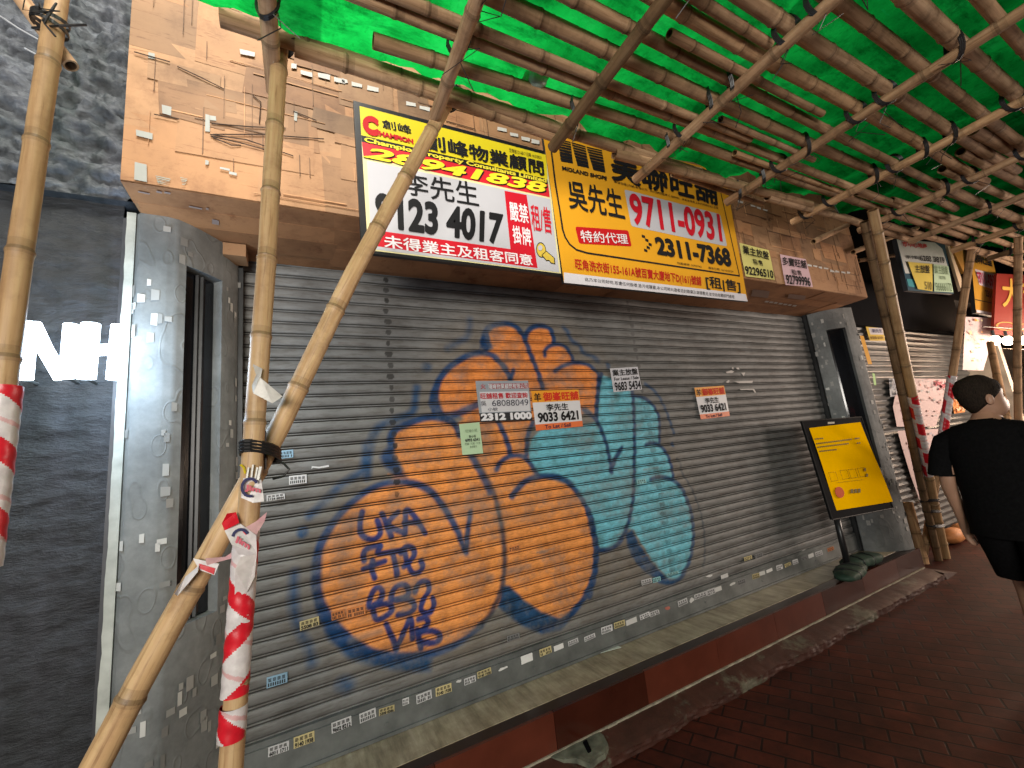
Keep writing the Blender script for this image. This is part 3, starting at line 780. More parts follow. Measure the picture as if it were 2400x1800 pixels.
for x, y, w in ((540, 290, 22), (570, 294, 22), (600, 298, 20), (630, 303, 22), (660, 308, 22), (690, 312, 20), (720, 317, 22)): sdash(x, y, w, 9, (.55, .5, .46))
sdash(690, 245, 110, 28, (.30, .20, .16)); sdash(455, 215, 110, 45, (.28, .19, .15))
for (x, y, w, h) in ((240, 375, 150, 16), (480, 370, 70, 25), (580, 380, 80, 22), (900, 565, 170, 18), (1120, 590, 35, 25), (1200, 740, 90, 60)):
    q = [FC2(x, y), FC2(x+w, y+w*.2), FC2(x+w, y+w*.2+h), FC2(x, y+h)]
    P = [PZ(*p, BZ-.0085) for p in q]
    mm = MB(); mm.add(P, [(0, 1, 2, 3)], (.34, .25, .21)); mm.build('soffit_scrap', M['painted'], BX)
# cut straps and splinters stuck in the cardboard
m = MB()
for pts in ([(1360, 870), (1600, 905), (1900, 1010)], [(1365, 880), (1560, 925), (1740, 975)], [(1370, 800), (1620, 820), (1850, 830)], [(1380, 890), (1500, 940), (1560, 940)], [(1380, 870), (1700, 870), (2100, 900)],
            [(1150, 430), (1300, 500), (1450, 575)], [(870, 335), (1100, 400)], [(1640, 620), (1690, 660), (1680, 800)], [(1000, 740), (1160, 770)], [(1900, 720), (2050, 780)]):
    m.tube([PY(*F1(*p), BY-.011-.002*(i % 2)) for i, p in enumerate(pts)], .0022, 5)
m.build('strap_ends', simple('dark_splinter', (.06, .032, .018), .6), BX)
m = MB()
p = PZ(552, 592, BZ-.03); m.box(p.x-.045, p.x+.05, p.y-.06, p.y+.05, BZ-.075, BZ-.012, cc(.8))
m.build('cardboard_flap', M['card'], BX)

# ================================================================== rough stone shopfront on the left and its lit letters
ST = thing('stone_shopfront', 'dark rough stone shopfront at the left edge, upper half projecting', 'wall', (-1.9, -.2, 0))
def rough_wall(m, x0, x1, z0, z1, y, amp, step, sc):
    na, nb = int((x1-x0)/step)+1, int((z1-z0)/step)+1
    vs = []
    for i in range(na):
        for k in range(nb):
            x, z = x0+(x1-x0)*i/(na-1), z0+(z1-z0)*k/(nb-1)
            d = mnoise.fractal((x*sc, z*sc*1.7, y), .9, 2.1, 5)+.6*abs(mnoise.noise((x*sc*2.3+z*sc*1.1, z*sc*3.1, 4)))
            vs.append((x, y-amp*d, z))
    m.add(vs, [(i*nb+k, (i+1)*nb+k, (i+1)*nb+k+1, i*nb+k+1) for i in range(na-1) for k in range(nb-1)])
m = MB(); rough_wall(m, -3.6, -.665, 0, 2.86, -.285, .010, .014, 8.0); m.c = [(.62, .62, .66)]*len(m.c); m.build('lower_wall', M['stone'], ST, True)  # same stone as above, tinted darker to hold the weaker light here
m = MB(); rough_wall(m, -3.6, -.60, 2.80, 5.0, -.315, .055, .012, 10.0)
m.c = [(2.9, 2.95, 3.05)]*len(m.c); m.quad((-3.6, -.335, 2.80), (-.60, -.335, 2.80), (-.60, -.2, 2.80), (-3.6, -.2, 2.80), (1.5, 1.5, 1.5)); m.build('upper_wall', M['stone'], ST, True)  # same stone as below, tint raised to hold the lamplight falling here
m = MB(); m.box(-.664, -.61, -.30, .2, 0, 2.74); m.build('corner_post', simple('corner_grey', (.03, .032, .038), .5), ST)
m = MB(); m.box(-3.6, -.60, -.15, .3, 0.0, 5.0); m.build('wall_core', M['dark'], ST)
FN = FR(0, 600, 2.765)
NEO = thing('lit_letters', 'glowing white letters NH mounted on the dark stone shopfront', 'lit sign', PY(170, 820, -.36))
for nm, strokes in (('letter_n', [[(190, 430), (160, 800)], [(215, 440), (290, 600), (400, 790)], [(462, 445), (435, 790)]]), ('letter_h', [[(575, 440), (542, 795)], [(603, 440), (572, 795)], [(590, 612), (750, 605)], [(768, 450), (735, 800)]])):
    m = MB()
    for s in strokes: m.tube([PY(*FN(*p), -.395) for p in s], .022, 10)
    m.build(nm, M['neon'], NEO, True)
m = MB()
for p in ((160, 800), (770, 460), (435, 790), (560, 795)):
    c = PY(*FN(*p), -.37); m = MB(); m.tube([c+Vector((0, 0, 0)), c+Vector((0, .10, 0))], .006, 6); m.build('letter_pin', M['steel'], NEO)
m = MB(); m.tube([PY(*FR(0, 0, 3.456)(*p), -.47) for p in [(0, 130), (150, 230), (310, 320)]], .003, 6); m.tube([PY(*FR(0, 0, 3.456)(*p), -.47) for p in [(200, 390), (310, 450)]], .003, 6)
tag(m.build('thin_cable', simple('pale_cable', (.35, .36, .38), .4)), 'thin pale cable strung across the rough stone wall', 'cable')

# ================================================================== agency boards on the fascia
D, E = FR(820, 220, 3.77), FR(1270, 300, 3.95)
SY = -.60
def board(name, label, F, corners, Y, mat, thick=.022, cat='signboard', group=None):
    q = px(F, corners, Y); c = sum(q, Vector())/4
    t = thing(name, label, cat, c, group)
    m = MB(); m.slab(q, (0, 1, 0), thick); m.build('backing_board', mat, t)
    return t
CH = board('agency_board', 'black-framed yellow, red and white agency board with number 9123 4017', D, [(30, 58), (1757, 515), (1885, 1610), (104, 1400)], SY, M['black'])
def layer(t, name, F, polys, Y, mat=None):
    m = MB()
    for k, (pts, col) in enumerate(polys): flat(m, px(F, pts, Y), col, .0006+.00025*k)
    return m.build(name, mat or M['gloss'], t)
CHP = layer(CH, 'printed_panel', D, [
    ([(85, 108), (1735, 540), (1866, 1588), (160, 1380)], (.72, .66, .35)),
    ([(85, 108), (1735, 540), (1744, 755), (100, 366)], YEL),
    ([(100, 366), (1744, 755), (1750, 802), (105, 425)], BLK),
    ([(105, 425), (1750, 802), (1766, 915), (120, 556)], (.60, .02, .03)),
    ([(150, 590), (1768, 930), (1850, 1578), (190, 1372)], WHT),
    ([(180, 1200), (1432, 1375), (1655, 1540), (196, 1342)], RED),
    ([(1365, 858), (1560, 895), (1657, 1541), (1432, 1510)], RED)], SY)
TY = SY-.0018
m = MB()
text(m, 'C', px(D, [(118, 185), (245, 220), (250, 378), (120, 342)], TY), (.62, .015, .02), .05, .05)
text(m, 'HAMPION', px(D, [(258, 328), (556, 402), (560, 442), (262, 372)], TY), (.62, .015, .02), .05, .03)
text(m, '創峰', px(D, [(280, 225), (535, 285), (545, 358), (292, 300)], TY), BLK, .02)
m.build('logo_lettering', M['painted'], CHP); m = MB()
text(m, '創峰物業顧問', px(D, [(655, 345), (1705, 598), (1715, 722), (668, 482)], TY), BLK, .028)
text(m, '登錄號 D16817 日期 16/3/2023', px(D, [(1405, 478), (1690, 547), (1692, 580), (1407, 513)], TY), BLK)
m.build('title_lettering', M['painted'], CHP)
m = MB(); text(m, 'Champion Property Consultants Limited', px(D, [(130, 384), (1735, 750), (1735, 796), (130, 436)], TY), (.80, .68, .05), .03, .015)
text(m, '28941838', px(D, [(195, 484), (1738, 797), (1735, 888), (150, 572)], TY), BLK, .03, .02, .0008, .022)
text(m, '28941838', px(D, [(188, 478), (1728, 790), (1722, 880), (142, 565)], TY), (.85, .70, .03), .03, .015, .0026, .022)
m.build('number_lettering', M['painted'], CHP)
m = MB(); text(m, '李先生', px(D, [(455, 685), (1118, 790), (1142, 1002), (475, 885)], TY), INK, .012)
text(m, '9123 4017', px(D, [(222, 872), (1352, 1068), (1342, 1335), (238, 1175)], TY), INK, .022, .028)
m.build('phone_lettering', M['painted'], CHP)
m = MB()
text(m, '嚴禁', px(D, [(1400, 950), (1563, 982), (1582, 1148), (1420, 1118)], TY), (.78, .74, .76), .02)
text(m, '掛牌', px(D, [(1430, 1162), (1590, 1190), (1606, 1348), (1448, 1318)], TY), (.78, .74, .76), .02)
text(m, '未得業主及租客同意', px(D, [(298, 1245), (1604, 1425), (1616, 1520), (308, 1360)], TY), (.78, .74, .76), .02)
m.build('warning_lettering', M['painted'], CHP)
m = MB(); text(m, '租/售', px(D, [(1592, 975), (1765, 1010), (1785, 1240), (1612, 1205)], TY), RED, .02); m.build('offer_lettering', M['painted'], CHP)
m = MB()
for r_, col, lf in ((60, INK, .0), (52, (.62, .45, .06), .0006)):
    flat(m, px(D, [(1690+r_*.75*math.cos(a), 1380+r_*1.15*math.sin(a)+.15*r_*math.cos(a)) for a in [2*math.pi*k/16 for k in range(16)]], TY), col, lf)
for g, col, lf in ((9, INK, .0012), (0, (.62, .45, .06), .0018)):
    flat(m, px(D, [(1700-g, 1425), (1735, 1395-g), (1800+g, 1450), (1806+g, 1500+g), (1775, 1490+g), (1760, 1468+g), (1735, 1470+g)], TY), col, lf)
flat(m, px(D, [(1680+20*math.cos(a), 1362+24*math.sin(a)) for a in [2*math.pi*k/12 for k in range(12)]], TY), WHT, .0026)
m.build('key_emblem', M['painted'], CHP)

MS = board('agency_board', 'orange agency board with red number 9711-0931, partly behind the canopy edge', E, [(5, 20), (1690, 400), (1905, 1606), (204, 1432)], SY-.004, M['black'])
MY = SY-.004
MSP = layer(MS, 'printed_panel', E, [
    ([(5, 20), (1690, 400), (1905, 1606), (204, 1432)], ORG),
    ([(203, 1338), (1886, 1538), (1905, 1606), (204, 1432)], (.70, .68, .72))], MY)
m = MB()
stroke(m, px(E, [(72, 30), (85, 200), (125, 520), (165, 760), (192, 940), (215, 1010), (255, 1075), (320, 1128), (420, 1158), (900, 1230), (1400, 1305), (1830, 1370)], MY-.0013), .0125, BLK)
stroke(m, px(E, [(1640, 500), (1660, 620), (1730, 930), (1830, 1375)], MY-.0013), .010, BLK)
m.build('border_line', M['painted'], MSP)
m = MB(); MT = MY-.0016
for bar in ([(145, 100), (265, 128), (290, 348), (178, 326)], [(272, 130), (402, 168), (440, 392), (335, 368)], [(412, 172), (555, 205), (592, 432), (482, 408)]):
    q = px(E, bar, MT); n = 8; v = 0
    for i in range(n):
        h = .055+.011*i; g = .062-.006*i
        L = lambda v: q[0]+(q[3]-q[0])*v
        Rr = lambda v: q[1]+(q[2]-q[1])*v
        v2 = min(1, v+h); flat(m, [L(v), Rr(v), Rr(v2), L(v2)], BLK, .0004); v = v2+g*.55
text(m, 'MIDLAND SHOPS', px(E, [(185, 352), (600, 452), (597, 485), (187, 388)], MT), BLK, .03, .02)
m.build('stripe_emblem', M['painted'], MSP)
m = MB()
text(m, '美聯旺舖', px(E, [(632, 205), (1600, 470), (1628, 718), (652, 480)], MT), BLK, .03)
text(m, '美聯物業(商舖)有限公司   公司牌照號碼 C-000982   專業營業員上水的招牌(HK) 註冊', px(E, [(665, 484), (1630, 732), (1632, 758), (667, 510)], MT), BLK)
text(m, '吳先生', px(E, [(228, 475), (722, 580), (772, 852), (258, 742)], MT), BLK, .02)
m.build('title_lettering', M['painted'], MSP)
def rounded(q, r, n=4):
    TL, TR, BR, BL = q; out = []
    cs = [(TL, TR, BL), (TR, BR, TL), (BR, BL, TR), (BL, TL, BR)]
    for c, nx_, pv in cs:
        a = (pv-c).normalized()*r; b = (nx_-c).normalized()*r
        for k in range(n+1):
            t = k/n*math.pi/2; out.append(c+a*(1-math.sin(t))+b*(1-math.cos(t)))
    return out
m = MB()
flat(m, rounded(px(E, [(763, 568), (1650, 798), (1716, 1097), (828, 908)], MT), .018), WHT)
m.build('number_plate', M['gloss'], MSP); m = MB()
flat(m, rounded(px(E, [(308, 912), (800, 948), (832, 1097), (345, 1070)], MT), .016), (.50, .012, .015))
m.build('number_plate', M['gloss'], MSP)
MT2 = MT-.0006
m = MB()
text(m, '9711-0931', px(E, [(800, 600), (1640, 800), (1672, 1055), (842, 890)], MT2), (.52, .008, .02), .018, .02)
text(m, '特約代理', px(E, [(350, 945), (785, 985), (800, 1075), (368, 1055)], MT2), (.75, .72, .72), .01)
text(m, '2311-7368', px(E, [(1040, 1005), (1728, 1118), (1757, 1288), (1072, 1172)], MT2), BLK, .03, .03)
text(m, '物業編號: 5093742        廣告日期: 16/10/2024', px(E, [(1250, 1238), (1770, 1318), (1772, 1342), (1252, 1262)], MT2), BLK)
for cx, cy in ((940, 1005), (972, 1040), (1003, 1080), (985, 1108), (962, 1135)):
    flat(m, px(E, [(cx-16, cy-20), (cx+14, cy-8), (cx+16, cy+16), (cx-14, cy+6)], MT2), BLK)
m.build('number_lettering', M['painted'], MSP)
m = MB()
text(m, '旺角洗衣街155-161A號百寶大廈地下D(161)號舖', px(E, [(303, 1208), (1470, 1378), (1477, 1472), (313, 1322)], MT2), (.45, .015, .01), .022)
text(m, '[租|售]', px(E, [(1510, 1365), (1830, 1420), (1838, 1532), (1528, 1495)], MT2), BLK, .02)
text(m, '此乃本公司財物,若遭任何毀壞,塗污或覆蓋,本公司將向違者追討賠償及清理費用,並交由有關部門處理.', px(E, [(395, 1382), (1785, 1548), (1787, 1582), (399, 1418)], MT2), BLK)
m.build('address_lettering', M['painted'], MSP)

def paper(name, label, F, corners, Y, bands, texts, curl=.004, cat='notice', group=None, tj=.0004):
    """a thin sheet of paper, softly rippled; bands are printed areas in sheet fractions; texts follow the photo"""
    q = px(F, corners, Y); c = sum(q, Vector())/4
    t = thing(name, label, cat, c, group)
    TL, TR, BR, BL = q; nU, nV = 8, 8
    rr = random.Random(len(label)*7)
    ph = rr.random()*6
    def P(u, v, l=0):
        a = TL+(TR-TL)*u; b = BL+(BR-BL)*u; p = a+(b-a)*v
        return p+Vector((0, -1, 0))*(l+curl*(.5+.5*math.sin(u*3+v*4+ph)))
    def patch(m, u0, v0, u1, v1, col, l):
        vs = [P(u0+(u1-u0)*i/nU, v0+(v1-v0)*k/nV, l) for i in range(nU+1) for k in range(nV+1)]
        m.add(vs, [(i*(nV+1)+k, i*(nV+1)+k+1, (i+1)*(nV+1)+k+1, (i+1)*(nV+1)+k) for i in range(nU) for k in range(nV)], col)
    m = MB()
    for i, (u0, v0, u1, v1, col) in enumerate(bands): patch(m, u0, v0, u1, v1, col, i*.0005)
    m.build('sheet', M['gloss'], t, True)
    byname = {}
    for nm, body, pts, col, bold, off in texts:
        mm = byname.setdefault(nm, MB())
        text(mm, body, px(F, pts, Y-curl-.002-.0005*len(bands)), col, bold, off)
    for nm, mm in byname.items(): mm.build(nm, M['painted'], t)
    return t
FJ = FR(1680, 500, 3.072)
YP = BY-.0125
paper('paper_notice', 'pale yellow paper notice with 92296510 pasted on the cardboard fascia', FJ, [(160, 212), (372, 265), (417, 480), (204, 455)], YP, [(0, 0, 1, 1, (.72, .66, .22))],
      [('printed_lettering', '業主放盤', [(183, 228), (370, 278), (376, 335), (190, 290)], INK, .02, 0), ('printed_lettering', '租/售', [(255, 325), (325, 340), (332, 378), (262, 365)], INK, .01, 0), ('printed_lettering', '92296510', [(200, 378), (402, 412), (408, 468), (208, 438)], INK, .02, .015)])
paper('paper_notice', 'pink paper notice with 92799996 pasted on the cardboard fascia', FJ, [(452, 296), (640, 330), (690, 533), (494, 516)], YP, [(0, 0, 1, 1, (.70, .48, .52))],
      [('printed_lettering', '多寶旺舖', [(468, 312), (640, 340), (648, 398), (475, 372)], INK, .02, 0), ('printed_lettering', '租/售', [(535, 402), (605, 412), (612, 450), (542, 442)], INK, .01, 0), ('printed_lettering', '92799996', [(495, 440), (668, 462), (676, 526), (502, 508)], INK, .02, .015)])

# papers on the shutter
YS = -.016
paper('paper_notice', 'grey and white agency sheet with 2312 1000 in a black band', FB, [(42, 130), (415, 127), (443, 405), (77, 420)], YS,
      [(0, 0, 1, 1, (.30, .33, .36)), (.05, .27, .98, .77, (.58, .58, .60)), (.24, .07, .99, .2, (.35, .05, .06)), (0, .79, 1, 1, (.03, .03, .032))],
      [('printed_lettering', '瓏峰物業顧問有限公司', [(132, 152), (408, 147), (411, 180), (136, 186)], (.6, .6, .62), .02, 0),
       ('printed_lettering', '旺舖租售 歡迎查詢', [(76, 216), (408, 210), (411, 248), (80, 257)], (.50, .02, .03), .02, 0),
       ('printed_lettering', '火', [(78, 150), (112, 150), (115, 185), (80, 186)], (.45, .03, .03), .02, 0),
       ('handwriting', '吳', [(78, 272), (118, 270), (122, 306), (82, 308)], (.06, .06, .08), 0, 0), ('handwriting', '68088049', [(158, 266), (415, 258), (418, 302), (162, 308)], (.06, .06, .08), 0, 0), ('handwriting', '小敏', [(128, 318), (200, 316), (202, 340), (130, 343)], (.06, .06, .08), 0, 0),
       ('number_lettering', '2312 1000', [(82, 362), (436, 350), (440, 396), (86, 410)], (.72, .72, .74), .05, .03)], .003)
def agent(label, F, c, f):
    (TL, TR, BR, BL) = c
    def at(u, v):
        ax, ay = TL[0]+(TR[0]-TL[0])*u, TL[1]+(TR[1]-TL[1])*u; bx, by = BL[0]+(BR[0]-BL[0])*u, BL[1]+(BR[1]-BL[1])*u
        return (ax+(bx-ax)*v, ay+(by-ay)*v)
    qd = lambda u0, v0, u1, v1: [at(u0, v0), at(u1, v0), at(u1, v1), at(u0, v1)]
    paper('paper_notice', label, F, c, YS, [(0, 0, 1, 1, (.68, .68, .70)), (0, 0, 1, .30, (.80, .33, .03)), (0, .85, 1, 1, (.75, .17, .05))],
          [('title_lettering', '御峯旺舖', qd(.24, .05, .98, .27), (.62, .03, .015), .03, 0), ('title_lettering', '羊', qd(.05, .06, .19, .27), INK, .03, 0),
           ('number_lettering', '李先生', qd(.28, .35, .74, .53), INK, .03, 0), ('number_lettering', '9033 6421', qd(.08, .56, .93, .80), INK, .03, .02),
           ('footer_lettering', 'To Let / Sell', qd(.2, .88, .75, .975), (.05, .02, .06), .02, .01)], .003)
agent('orange and white sheet with 9033 6421 on the edge of the turquoise graffiti', FB, [(436, 200), (770, 190), (803, 450), (470, 481)], 1)
agent('orange and white sheet with 9033 6421 alone on the bare grey slats', FR(1060, 840, 3.3515), [(1900, 230), (2132, 214), (2180, 452), (1950, 479)], 1)
paper('paper_notice', 'small white sheet with 9683 5434 above the turquoise graffiti', FB, [(992, 42), (1190, 29), (1219, 190), (1020, 208)], YS, [(0, 0, 1, 1, (.58, .58, .62))],
      [('printed_lettering', '業主放盤', [(1008, 52), (1185, 40), (1192, 82), (1016, 95)], INK, .03, 0), ('printed_lettering', 'For Lease / Sale', [(1022, 105), (1195, 92), (1198, 115), (1025, 128)], INK, .01, .008), ('printed_lettering', '9683 5434', [(1024, 140), (1208, 125), (1214, 185), (1032, 200)], INK, .02, .015)], .003)
paper('paper_notice', 'small pale green handbill with 6993 6341 on the orange graffiti', FA, [(795, 1085), (972, 1067), (1003, 1336), (825, 1351)], YS, [(0, 0, 1, 1, (.44, .60, .38))],
      [('printed_lettering', '旺舖小組', [(850, 1130), (950, 1122), (953, 1150), (853, 1158)], (.20, .28, .17), 0, 0), ('printed_lettering', '黃小姐', [(878, 1180), (938, 1175), (941, 1198), (881, 1203)], (.06, .08, .05), .01, 0),
       ('printed_lettering', '6993 6341', [(848, 1212), (970, 1202), (973, 1228), (851, 1238)], (.05, .06, .05), .03, .02), ('printed_lettering', '旺舖 · 代租 · 代售', [(845, 1246), (978, 1236), (980, 1256), (847, 1268)], (.15, .2, .13), 0, 0), ('printed_lettering', '免佣業主', [(888, 1272), (950, 1266), (953, 1285), (890, 1292)], (.15, .2, .13), 0, 0)], .003)

# ------------------------------------------------------------------ little stickers
ORD = ['first', 'second', 'third', 'fourth', 'fifth', 'sixth', 'seventh', 'eighth', 'ninth', 'tenth', 'eleventh', 'twelfth', 'thirteenth', 'fourteenth', 'fifteenth', 'sixteenth', 'seventeenth', 'eighteenth', 'nineteenth', 'twentieth']
ORD += ['twenty-'+o for o in ORD[:9]]+['thirtieth']+['thirty-'+o for o in ORD[:9]]+['fortieth']+['forty-'+o for o in ORD[:9]]
Zl, Zlb, Z5 = FR(560, 600, 2.765), FR(560, 1200, 2.765), FR(1500, 1280, 4.424)
SC = {'w': ((.58, .58, .58), 'white'), 'y': ((.52, .44, .22), 'cream'), 'b': ((.26, .42, .55), 'pale blue'), 'o': ((.62, .22, .07), 'orange'), 'g': ((.22, .22, .22), 'grey'), 't': ((.60, .60, .58), 'torn white'), 'n': ((.66, .66, .64), 'blank white'), 'q': ((.25, .50, .52), 'pale turquoise'), 'p': ((.40, .14, .11), 'faded pink')}
rs = random.Random(3)
def sticker(F, x0, y0, x1, y1, c, Y, label, group, num=None, slope=.34):
    cx, cy = (x0+x1)/2, (y0+y1)/2
    C = PY(*F(cx, cy), Y); w = max(.02, PY(*F(x1, cy-(x1-cx)*slope), Y).x-PY(*F(x0, cy+(cx-x0)*slope), Y).x)
    hp = max((y1-y0)-slope*(x1-x0), (y1-y0)*.45); h = max(.02, PY(*F(cx, cy-hp/2), Y).z-PY(*F(cx, cy+hp/2), Y).z)
    t = thing('sticker', label, 'sticker', C, group)
    tl = rs.uniform(-.05, .05)
    def P(u, v, l=.0005): return Vector((C.x+(u-.5)*w-(v-.5)*h*tl, Y-l, C.z+(v-.5)*h+(u-.5)*w*tl))
    kf = rs.uniform(.82, 1.1); col = tuple(k*kf for k in SC[c][0])
    m = MB()
    if c in 'tp':
        pts = [P(.5+.5*math.cos(a)*rs.uniform(.55, 1), .5+.5*math.sin(a)*rs.uniform(.45, 1)) for a in [2*math.pi*k/9 for k in range(9)]]
    else:
        pts = [P(0, 0), P(1, rs.uniform(0, .06)), P(1, 1-rs.choice([0, 0, 0, .15])), P(1-rs.choice([0, 0, 0, .2]), 1), P(0, 1)]
    m.add(pts, [tuple(range(len(pts)))], col); m.build('paper', M['painted'], t)
    if c in 'ntp': return t
    m = MB(); ink = (.03, .03, .03)
    if num:
        text(m, num, [P(.06, .46, .001), P(.94, .46, .001), P(.94, .08, .001), P(.06, .08, .001)], ink, .03, .02)
        y0_ = .56
    else: y0_ = .52
    for k in range(4):
        for e in range(3):
            u = .07+.22*k; v = y0_+.11*e
            m.quad(P(u, v, .0012), P(u+.17, v, .0012), P(u+.17-.05*rs.random(), v+.075, .0012), P(u+.02*rs.random(), v+.075, .0012), ink)
    if not num:
        for k in range(8):
            u = .06+.11*k
            if rs.random() < .85: m.quad(P(u, .1, .0012), P(u+.07, .1, .0012), P(u+.07, .42, .0012), P(u+.01, .42, .0012), ink)
    m.build('print', M['painted'], t)
    return t
bar = [(Zlb, 190, 1480, 325, 1590, 'w', '6011 1711'), (Zlb, 355, 1415, 490, 1535, 'y', '9140 1938'), (Zlb, 600, 1320, 730, 1435, 'w', '9602 8212'), (Zlb, 782, 1268, 888, 1368, 'w', None), (Zlb, 908, 1245, 1008, 1325, 'y', '5508 8386'), (Zlb, 1060, 1198, 1102, 1258, 'w', None), (Zlb, 1150, 1150, 1250, 1245, 'w', None), (Zlb, 1275, 1105, 1378, 1198, 'y', '9140 1938'), (Zlb, 1405, 1075, 1450, 1115, 't', None), (Zlb, 1460, 1055, 1535, 1125, 'w', None), (Zlb, 1545, 1005, 1635, 1080, 'y', '9140 1938'),
       (FD, 1005, 990, 1090, 1040, 't', None), (FD, 1165, 910, 1240, 990, 'n', None), (FD, 1285, 865, 1362, 940, 'y', None), (FD, 1378, 848, 1440, 905, 'n', None), (FD, 1470, 815, 1535, 870, 'w', None), (FD, 1575, 785, 1645, 840, 'w', None), (FD, 1685, 725, 1757, 795, 'w', None), (FD, 1768, 695, 1838, 760, 'y', None), (FD, 1845, 678, 1915, 738, 'n', None), (FD, 1935, 645, 1998, 700, 'w', None), (FD, 2000, 628, 2060, 682, 'w', None),
       (Z5, 250, 600, 325, 680, 'p', None), (Z5, 395, 535, 492, 630, 'w', None), (Z5, 508, 515, 565, 605, 't', None), (Z5, 565, 460, 695, 560, 'w', None), (Z5, 697, 428, 778, 520, 'w', None), (Z5, 778, 408, 845, 480, 'n', None), (Z5, 920, 355, 1000, 425, 't', None), (Z5, 1012, 325, 1095, 410, 'g', None), (Z5, 1165, 270, 1240, 350, 'y', None), (Z5, 1238, 250, 1295, 312, 'n', None), (Z5, 1310, 225, 1372, 280, 'n', None), (Z5, 1415, 182, 1478, 258, 'w', None), (Z5, 1500, 162, 1565, 222, 'y', None), (Z5, 1583, 128, 1638, 197, 'w', None), (Z5, 1672, 98, 1730, 155, 'g', None), (Z5, 1745, 68, 1800, 130, 'n', None), (Z5, 1820, 38, 1890, 112, 'w', None), (Z5, 1945, 0, 2010, 62, 'o', None)]
for i, (F, a, b, c, d_, k, num) in enumerate(bar):
    sticker(F, a, b, c, d_, k, -.0315, f'{SC[k][1]} sticker, {ORD[i]} from the left along the shutter bottom bar', 'stickers along the shutter bottom bar', num)
slat = [(Zl, 262, 1258, 352, 1310, 'b', None, 'pale blue sticker on the slats just beside the black tie of the leaning pole', 0), (Zl, 325, 1420, 440, 1477, 'w', None, 'white sticker with two rows of print, on bare slats left of the graffiti', 0), (Zl, 180, 1542, 298, 1582, 'w', '5134 6044', 'narrow white sticker reading 5134 6044 beside the taped pole', 0), (Zlb, 180, 1040, 315, 1138, 'b', None, 'pale blue sticker low on the slats left of the graffiti', .2),
        (Zlb, 395, 680, 520, 765, 'y', '5508 83', 'cream sticker reading 5508 83 at the graffiti left edge', .2), (Zlb, 600, 630, 685, 700, 'o', None, 'orange-painted sticker nearest the left rim of the round orange letter', .2), (Zlb, 700, 600, 820, 690, 'o', None, 'larger orange-painted sticker left of the blue tag letters', .2),
        (FB, 1218, 1518, 1290, 1577, 'w', None, 'white sticker under the turquoise graffiti letter', .3), (FB, 1297, 1508, 1352, 1560, 'q', None, 'pale turquoise sticker under the turquoise graffiti letter', .3), (FB, 280, 1288, 360, 1337, 'o', None, 'orange-painted sticker in the middle of the orange graffiti, beside the dark line', .2), (FB, 1185, 818, 1250, 862, 'q', None, 'turquoise-painted sticker beside the long blue vertical line', .15),
        (FB, 1395, 1470, 1480, 1512, 'q', None, 'turquoise-painted sticker at the foot of the turquoise letter', .25),
        (FD, 1075, 780, 1155, 842, 'g', None, 'grey sticker on the lowest slats between the two round orange letters', .3), (Z5, 1080, 92, 1160, 157, 'y', None, 'cream sticker on the lower right slats', .3), (Z5, 1190, 60, 1272, 135, 'g', None, 'grey sticker on the lower right slats', .3), (Z5, 840, 278, 915, 357, 'n', None, 'blank white sticker on the lowest slat right of the graffiti', .3), (Z5, 672, 285, 762, 332, 't', None, 'torn white scrap on the lowest slat right of the graffiti', .3), (Z5, 1660, 30, 1735, 62, 't', None, 'torn white scrap above the bottom bar near the notice stand', .2)]
for (F, a, b, c, d_, k, num, lab, sp) in slat:
    sticker(F, a, b, c, d_, k, -.013, lab, 'stickers on the shutter slats', num, sp)
FK = FR(1620, 700, 4.15)
m = MB()
for pts in ([(395, 670), (412, 668), (408, 690)], [(436, 672), (462, 670), (470, 690), (445, 685)], [(335, 712), (390, 698), (418, 708), (400, 724), (345, 725)], [(485, 722), (525, 718), (512, 754)], [(335, 812), (362, 792), (375, 800), (360, 820)], [(420, 808), (500, 800), (600, 798), (595, 820), (470, 822)], [(475, 878), (610, 876), (632, 912), (618, 915), (600, 888), (478, 888)]):
    m.add([p+Vector((0, 0, 0)) for p in px(FK, pts, -.0125)], [tuple(range(len(pts)))], (.66, .62, .58))
tag(m.build('paper_remnants', M['painted']), 'torn white paper remnants above the right-hand orange sheet', 'paper scrap')
m = MB()
m.add(px(Zl, [(472, 1362), (520, 1365), (582, 1354), (585, 1366), (520, 1376), (480, 1372), (470, 1380)], -.0125), [tuple(range(7))], (.66, .66, .66))
tag(m.build('paper_remnants', M['painted']), 'thin torn white paper strip beside the tied bamboo poles', 'paper scrap')
m = MB(); q = [PZ(*FD(*p), .266) for p in [(1535, 950), (1780, 862), (1815, 876), (1600, 935)]]
m.slab([q[0], q[3], q[2], q[1]], (0, 0, -1), .002, (.60, .66, .58)); tag(m.build('paper_strip', M['painted']), 'pale paper strip lying on the marble sill', 'paper scrap')

